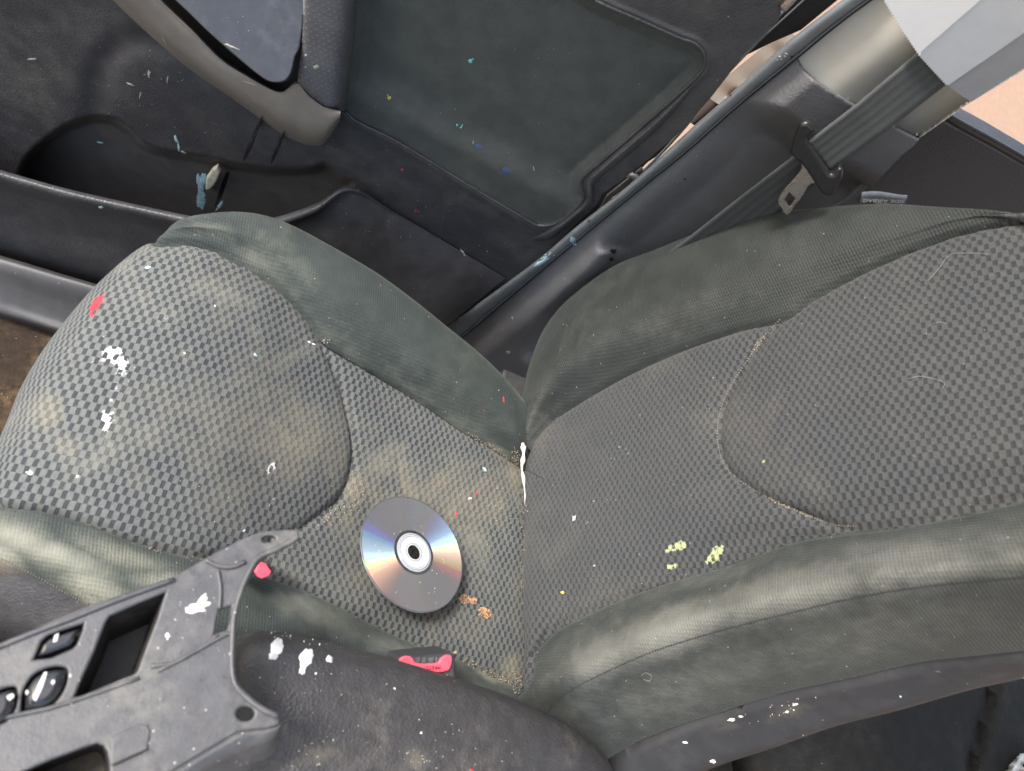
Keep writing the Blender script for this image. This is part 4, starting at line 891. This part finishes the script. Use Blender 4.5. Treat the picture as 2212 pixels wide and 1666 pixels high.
slab('press_button', bp3([(550,1236),(561,1214),(575,1218),(587,1236),(580,1245),(565,1251),(556,1246)], .003), [], .014, .001, MT['button'], BK2, n=bn)
slab('buckle_body', bp3([(538,1232),(560,1210),(580,1208),(590,1234),(584,1230),(560,1214),(548,1240),(530,1262)]), [], .03, .002, MT['trim_dark'], BK2, n=bn)
# ================================================================== DISC
dn = np.array([.13, .30, 1.0]); dn /= np.linalg.norm(dn)
hc, _n = hit(seatbvh, 893, 1194, 0)
a1 = np.cross(dn, [0, 1, 0]); a1 /= np.linalg.norm(a1); a2 = np.cross(dn, a1)
r0 = ray(893, 1194); dc = None
z0 = -.700; dc = r0*(z0/r0[2])
# lift until the whole rim clears the cloth
tree = seatbvh
def clear(c):
    m_ = 1
    for t in np.linspace(0, 2*math.pi, 40):
        for rr in (.02, .04, .06):
            p = c+rr*(math.cos(t)*a1+math.sin(t)*a2); h = tree.ray_cast(Vector(p+CAM+dn*.1), Vector(-dn))
            if h[0] is not None: m_ = min(m_, .1-(Vector(p+CAM+dn*.1)-h[0]).length); m_ = min(m_, -(.1-h[3]))
    return m_
for _ in range(40):
    q = clear(dc)
    if q >= .0005: break
    dc = dc*(1-.0015)
print('disc depth', dc, 'clear', clear(dc))
def discmat():
    m, t, b = new('disc_data_side'); k = N(t); t.nodes.remove(b); out = t.nodes['Material Output']
    tan = k.n('ShaderNodeTangent'); tan.direction_type = 'RADIAL'; tan.axis = 'Z'
    shs = []
    geo = k.n('ShaderNodeNewGeometry')
    for i, (c_, tilt) in enumerate([((1.3, .05, .04), -.13), ((.05, 1.35, .07), .0), ((.06, .06, 1.3), .13)]):
        g = k.n('ShaderNodeBsdfAnisotropic'); g.inputs['Color'].default_value = c_+(1,); g.inputs['Roughness'].default_value = .21
        g.inputs['Anisotropy'].default_value = 1.0
        vt = k.n('ShaderNodeVectorMath', operation='SCALE'); k.l(tan.outputs[0], vt.inputs[0]); vt.inputs['Scale'].default_value = tilt
        va = k.n('ShaderNodeVectorMath', operation='ADD'); k.l(geo.outputs['Normal'], va.inputs[0]); k.l(vt.outputs[0], va.inputs[1])
        vn = k.n('ShaderNodeVectorMath', operation='NORMALIZE'); k.l(va.outputs[0], vn.inputs[0]); k.l(vn.outputs[0], g.inputs['Normal'])
        k.l(tan.outputs[0], g.inputs['Tangent']); shs.append(g.outputs[0])
    a = k.n('ShaderNodeAddShader'); k.l(shs[0], a.inputs[0]); k.l(shs[1], a.inputs[1])
    a2_ = k.n('ShaderNodeAddShader'); k.l(a.outputs[0], a2_.inputs[0]); k.l(shs[2], a2_.inputs[1])
    gl = k.n('ShaderNodeBsdfGlossy'); gl.inputs['Roughness'].default_value = .06; gl.inputs['Color'].default_value = (.5, .5, .55, 1)
    mx = k.n('ShaderNodeMixShader'); mx.inputs[0].default_value = .38; k.l(a2_.outputs[0], mx.inputs[1]); k.l(gl.outputs[0], mx.inputs[2])
    df_ = k.n('ShaderNodeBsdfDiffuse'); df_.inputs['Color'].default_value = (.20, .20, .21, 1); m2 = k.n('ShaderNodeMixShader'); m2.inputs[0].default_value = .48; k.l(mx.outputs[0], m2.inputs[1]); k.l(df_.outputs[0], m2.inputs[2])
    k.l(m2.outputs[0], out.inputs['Surface']); return m
DISC = empty('compact_disc', 'silver disc with a rainbow sheen lying shiny side up on the checked cushion', 'disc', dc)
DISC.rotation_euler = Vector(dn).to_track_quat('Z', 'Y').to_euler()
def ringmesh(name, prof, mat, n=128):
    V = []; Fc = []; m = len(prof)
    for i in range(n):
        t = 2*math.pi*i/n
        for r_, z_ in prof: V.append((r_*math.cos(t), r_*math.sin(t), z_))
    for i in range(n):
        j = (i+1) % n
        for k in range(m-1): Fc.append((i*m+k, i*m+k+1, j*m+k+1, j*m+k))
    me = bpy.data.meshes.new(name); me.from_pydata(V, [], Fc); me.materials.append(mat)
    me.polygons.foreach_set('use_smooth', [False]*len(Fc)); me.update()
    o = bpy.data.objects.new(name, me); col.objects.link(o); o.parent = DISC; return o
hubm = plain('disc_hub_plastic', (.50, .53, .56), .12, 0, .8, var=.1)
ringm = plain('disc_hub_ring', (.12, .14, .17), .2, 0, .5, var=.1)
edgem = plain('disc_edge_plastic', (.10, .10, .11), .15, 0, .6)
mirm = plain('disc_mirror_band', (.55, .57, .6), .08, 1)
ringmesh('data_surface', [(.0230, .0012), (.0585, .0012)], discmat())
ringmesh('mirror_band', [(.0205, .00125), (.0230, .00122)], mirm)
ringmesh('hub', [(.0075, .0), (.0075, .0014), (.0090, .00125), (.0165, .00125), (.0170, .0017), (.0178, .0017), (.0183, .00125), (.0198, .00125)], hubm)
for a_, b_ in ((.0163, .0168), (.0182, .0186), (.0198, .0205), (.0088, .0092)): ringmesh('hub_ring', [(a_, .00185), (b_, .00185)] if a_ > .017 and a_ < .019 else [(a_, .00132), (b_, .00132)], ringm)
ringmesh('rim', [(.0585, .0012), (.0594, .00115), (.0600, .0007), (.0599, .0), (.0075, .0)], edgem)
gdm = plain('disc_dust', (.55, .53, .48), .9)
for _ in range(26):
    t = random.uniform(0, 6.28); rr = random.uniform(.024, .057); q = random.uniform(.0002, .0006)
    V_ = [(rr*math.cos(t)+q*math.cos(a)*random.uniform(.5, 1.8), rr*math.sin(t)+q*math.sin(a), .0014) for a in np.linspace(0, 6.28, 6)[:-1]]
    if _ == 0: DV, DF = [], []
    DF.append(tuple(range(len(DV), len(DV)+5))); DV += V_
me = bpy.data.meshes.new('dust_flecks'); me.from_pydata(DV, [], DF); me.materials.append(gdm)
o = bpy.data.objects.new('dust_flecks', me); col.objects.link(o); o.parent = DISC; o['kind'] = 'stuff'
# ================================================================== small things: paint, crumbs, paper, hairs
def jag(x, y, rx, ry, ang=0, n=18, rough=.35):
    a0 = math.radians(ang); L = []; ph = [random.uniform(0, 6.283) for _ in range(7)]; am = [random.uniform(.4, 1)/(k+1.5)**.5 for k in range(7)]
    for i in range(n):
        t = 2*math.pi*i/n; q = 1+rough*.75*sum(a*math.sin((k+2)*t+p) for k, (a, p) in enumerate(zip(am, ph)))/1.3+random.uniform(-.08, .08); q = max(.3, q)
        u = rx*q*math.cos(t); v = ry*q*math.sin(t)
        L.append((x+u*math.cos(a0)-v*math.sin(a0), y+u*math.sin(a0)+v*math.cos(a0)))
    return L
def blob(V, Fc, bvh, x, y, rx, ry, ang, off=.0007, rough=.35, n=16, dens=1.0):
    c = hit(bvh, x, y, off*1.6)
    if not c: return
    L = jag(x, y, rx, ry, ang, n, rough); ring = []
    L2 = [((px_+x*.9)/1.9, (py_+y*.9)/1.9) for px_, py_ in L]
    for S_, o_ in ((L, off*.25), (L2, off*1.3)):
        rr = []
        for q in S_:
            h = hit(bvh, q[0], q[1], o_)
            if not h or np.linalg.norm(h[0]-c[0]) > .09: return
            rr.append(h[0])
        ring.append(rr)
    i = len(V); V += ring[0]+ring[1]+[c[0]]
    for k in range(n): Fc += [(i+k, i+(k+1) % n, i+n+(k+1) % n, i+n+k), (i+n+k, i+n+(k+1) % n, i+2*n)]
def spots(name, bvh, lst, mat, parent, off=.0006):
    V = []; Fc = []
    for s in lst:
        if parent is not None and s[2]*s[3] >= 22:                       # a stain big enough to count is a part of its own
            v = []; f = []; blob(v, f, bvh, *s[:5], off=off, rough=s[5] if len(s) > 5 else .35, n=26)
            if v: mk(name, v, f, mat, parent)
        else: blob(V, Fc, bvh, *s[:5], off=off, rough=.5 if s[2] < 4 else .35, n=5 if s[2] < 4 else 14)
    if V:
        o = mk(name.rsplit('_', 1)[0]+'_specks' if parent is not None else name, V, Fc, mat, parent); o['kind'] = 'stuff'; return o
def cluster(x, y, rx, ry, ang, n, size):
    a0 = math.radians(ang); L = []
    for _ in range(n):
        r_ = math.sqrt(random.random()); t = random.uniform(0, 6.283); u = rx*r_*math.cos(t); v = ry*r_*math.sin(t); s = size*random.uniform(.5, 1.5)
        L.append((x+u*math.cos(a0)-v*math.sin(a0), y+u*math.sin(a0)+v*math.cos(a0), s, s*random.uniform(.5, 1), random.uniform(0, 180), .4))
    return L
spots('white_paint_stain', seatbvh, [(668,739,4,2,20),(678,744,4,2,20),(464,661,2,2,0)]+cluster(250,780,60,60,0,10,1.2)+cluster(560,1080,200,80,0,8,1.0), MT['white'], SEAT)
spots('red_paint_stain', seatbvh, [(1088,862,1.8,9,-5,.2),(557,1157,5,3,0),(985,1112,3,7,0),(1030,1066,2,6,-20),(1046,888,1.2,1.2,0)], MT['red'], SEAT, .0005)
spots('yellow_paint_stain', seatbvh, [(1215,1280,4,3,0)], MT['lemon'], SEAT)
spots('blue_paint_stain', seatbvh, [(319,578,7,2.5,-15),(1015,1077,4,3,0),(560,1155,4,3,0),(528,1147,3,3,0),(552,767,5,3,30),(1047,1014,6,3,40)]+cluster(1320,1040,30,80,20,9,1.0), MT['blue'], SEAT)
cr_l = cluster(1006,1295,14,10,10,60,2.0)+cluster(1022,1298,9,7,20,30,2.0)+cluster(1047,1324,14,13,30,70,1.9)
cr2 = spots('orange_crumbs', seatbvh, cr_l, MT['orange'], None, .0010); tag(cr2, 'two patches of orange-brown crumbs on the cushion beside the disc', 'crumbs'); cr2['kind'] = 'stuff'
cr3 = spots('sandy_crumbs', seatbvh, cluster(1120,1000,10,40,-20,70,.9)+cluster(1060,965,60,7,32,80,.85)+cluster(1128,1150,5,160,0,90,.9)+cluster(1050,1450,60,10,28,110,1.0)+cluster(1115,1470,14,30,0,60,1.0)
      +cluster(770,1060,20,50,0,50,1.2)+cluster(730,1110,40,20,-30,40,1.2)+cluster(1095,1090,50,60,0,60,1.1)+cluster(705,736,7,6,0,14,1.3)+cluster(1700,1095,50,4,26,34,1.1)+cluster(1640,740,30,5,-50,34,1.2)+cluster(400,1205,90,6,14,16,1.1)+cluster(1000,1190,90,140,0,50,1.2)+cluster(200,1290,100,8,24,26,1.1)
      +[(984,1410,4,4,0,.15)], MT['tan'], None, .0009)
tag(cr3, 'sandy crumbs gathered along the seat seams and the crease', 'crumbs'); cr3['kind'] = 'stuff'
# door marks
spots('blue_paint_stain', doorbvh, [(436,398,7,26,8,.25),(434,430,10,20,5,.3),(428,388,4,14,0,.3),(475,444,4,12,35,.3),(380,300,3,9,-10,.4),(386,318,2.5,10,-10,.4),(396,329,7,2.5,20,.3),(218,448,5,3,0),(216,308,7,2,10)], MT['blue'], DOOR, .0004)
spots('turquoise_paint_stain', doorbvh, [(1016,132,4,5,20,.4),(1022,128,2,2,0),(987,270,2,3,0),(998,272,1.5,4,15),(995,276,2,2,0),(983,236,1,1,0)], MT['cyan'], DOOR, .0004)
spots('red_paint_stain', doorbvh, [(869,367,3.4,3.4,0,.15),(898,456,3.4,2.5,0,.3),(904,457,2.5,2,0,.3)], MT['red'], DOOR, .0006)
spots('yellow_paint_stain', doorbvh, cluster(838,210,7,5,0,9,1.7), MT['lemon'], DOOR, .0004)
spots('white_paint_stain', doorbvh, [(1153,364,1.6,5,-15,.3),(1022,307,1.2,4,0,.3),(355,88,1.4,16,-24,.5),(303,206,1.6,12,12,.4),(281,182,9,2,20,.5),(362,172,2,8,10,.4),(540,180,18,1.2,18,.4),(322,160,3,8,5,.5),(660,120,3,3,0),(683,145,7,4,10,.5),(660,145,3,3,0),(498,100,14,2.2,24,.6),(1000,545,2,10,-35,.4),(70,128,8,3,0,.6)]
      +cluster(300,195,120,90,0,22,1.0)+cluster(100,220,90,90,0,16,1.0)+cluster(500,80,60,60,0,10,1.0)+cluster(900,480,240,90,20,30,.9)+cluster(1100,220,300,160,0,20,.8), MT['lint'], DOOR, .0004)
spots('dark_wet_streak', doorbvh, [(545,303,5,52,22,.12),(600,318,4.5,36,22,.12),(480,408,5,44,20,.15)], plain('wet_streak', (.018, .018, .020), .2, 0, .3), DOOR, .0002)
spots('navy_paint_stain', doorbvh, [(1093,370,9,8,20,.4),(1034,317,8,5,30,.5)], MT['navy'], DOOR, .0003)
# pillar marks
spots('blue_paint_stain', pilbvh, [(1170,566,16,5,-36,.5),(1238,520,6,9,-10,.5)]+cluster(1180,560,26,10,-36,14,1.5), MT['blue'], PIL, .0005)
spots('dark_drip', pilbvh, [(1325,543,6,5,0,.5),(1321,560,4,4,0,.3),(1272,477,2.5,2.5,0),(1480,387,2.5,2.5,0),(1710,123,3,3,0),(1578,206,3,2,0),(1018,716,2.5,1.5,0)], MT['black'], PIL, .0006)
spots('white_paint_stain', pilbvh, [(1107,687,2,4,-30),(1098,761,4,4,0,.5),(1550,285,1.5,1.5,0),(1085,712,1.5,1,0)]+cluster(1690,122,14,4,-35,8,2), MT['lint'], PIL, .0005)
# armrest paint
spots('white_paint_stain', armbvh, [(598,1398,13,20,12,.18),(590,1418,9,9,20,.3),(661,1422,14,22,20,.18),(654,1446,7,12,25,.3),(711,1424,7,8,0,.25),(682,1455,3,3,0,.3),(852,1488,3,3,0),(910,1583,3,3,0)]+cluster(640,1380,70,10,10,16,1.6), MT['white'], ARMO, .0007)
spots('dust_spots', armbvh, cluster(850,1560,300,90,20,60,1.3)+cluster(680,1630,60,30,-30,16,1.8)+cluster(900,1640,30,20,0,12,2.4), MT['lint'], ARMO, .0004)
spots('red_paint_stain', armbvh, [(1018,1664,4,3,0)], MT['red'], ARMO)
spots('white_paint_stain', trimbvh, [(425,1313,26,10,-12,.35),(436,1300,18,8,-60,.3),(362,1374,5,6,20,.5),(152,1460,2.5,5,20)]+cluster(300,1400,220,130,-20,40,1.1), MT['paper'], TRIM, .0004)
sb2 = bvh_of(kids(SEAT, ('backrest_shell',)))
spots('scuff_marks', seatbvh, [(1718,1522,7,2,-15,.6),(1700,1538,4,3,0,.5),(1580,1555,8,3,-10,.6),(1600,1548,5,2,10,.6),(1945,1505,2,2,0),(1540,1645,6,4,0,.5),(1480,1604,5,3,0)]+cluster(1660,1540,110,14,-18,18,1.1), MT['paper'], SEAT, .0005)
# paper chip in the map pocket
PC = [(460,349),(470,348),(479,353),(478,368),(470,384),(462,396),(453,403),(448,400),(451,380),(455,362)]
p3 = np.array([hit(doorbvh, x, y, .012)[0] for x, y in PC]); ch = slab('foam_chip', p3, [], .007, .0025, MT['cream'], None); tag(ch, 'small cream foam chip stuck in the door map pocket', 'foam chip')
# torn white strip in the crease
tw = op([(1129,957),(1131,975),(1130,992),(1127,1012),(1131,1035),(1134,1070),(1137,1110),(1139,1140)], 4)
V3 = []
for i, (x, y) in enumerate(tw):
    z_ = -.672 if i < 10 else -.676; V3.append(Pz(np.array(float(x)), np.array(float(y)), z_))
ts = tube('torn_strip', V3, [max(.0007, .0030+.0009*math.sin(i*.9)-.0028*i/28) if i > 1 else .0016+.0006*i for i in range(len(V3))], MT['paper'], None, 7)
tag(ts, 'torn white strip poking up from the crease between cushion and backrest', 'torn strip')
ah = box('belt_anchor', tuple(Pz(np.array(1120.), np.array(868.), -.76)-[.03, .03, .05]), tuple(Pz(np.array(1120.), np.array(868.), -.76)+[.03, .04, 0]), MT['vinyl_dull'], None, .004)
tag(ah, 'small grey plastic anchor cover deep in the gap beside the cushion', 'anchor cover')
# hairs
def hair(L, r, label, mat=MT['lint']):
    pts = []
    for x, y in op(L, 6):
        h = hit(seatbvh, x, y, .0008)
        if h: pts.append(h[0])
    o = tube('hair', pts, r, mat, None, 5); tag(o, label, 'hair', 'loose hairs on the backrest')
hair([(2005,608),(2030,580),(2052,552),(2090,548),(2135,550)], .00015, 'long pale hair bent on the upper backrest cloth')
hair([(1962,820),(1985,814),(2012,818),(2040,828),(2036,840)], .00014, 'curled pale hair in the middle of the backrest')
hair([(2005,705),(2030,697),(2045,700)], .00012, 'short pale hair between the two longer ones')
hair([(1385,1458),(1396,1452),(1408,1460),(1402,1470),(1390,1466)], .00016, 'looped pale hair on the side of the backrest bolster')
# fine lint over seat, belt and trims
V = []; Fc = []
def lint(bvh, n, box_, size, asp=3):
    c = 0
    for _ in range(n):
        x = random.uniform(box_[0], box_[2]); y = random.uniform(box_[1], box_[3]); s = size*random.uniform(.4, 1.4)
        blob(V, Fc, bvh, x, y, s, s/random.uniform(1, asp), random.uniform(0, 180), .0003, .3, 6)
lint(seatbvh, 420, (0, 460, 2212, 1640), 1.2)
lint(pilbvh, 60, (1000, 0, 1750, 760), 1.1)
ln = mk('lint_specks', V, Fc, MT['lint']); ln['kind'] = 'stuff'; tag(ln, 'pale lint and dust specks scattered over the seat cloth', 'lint')
print('objects', len(bpy.data.objects))
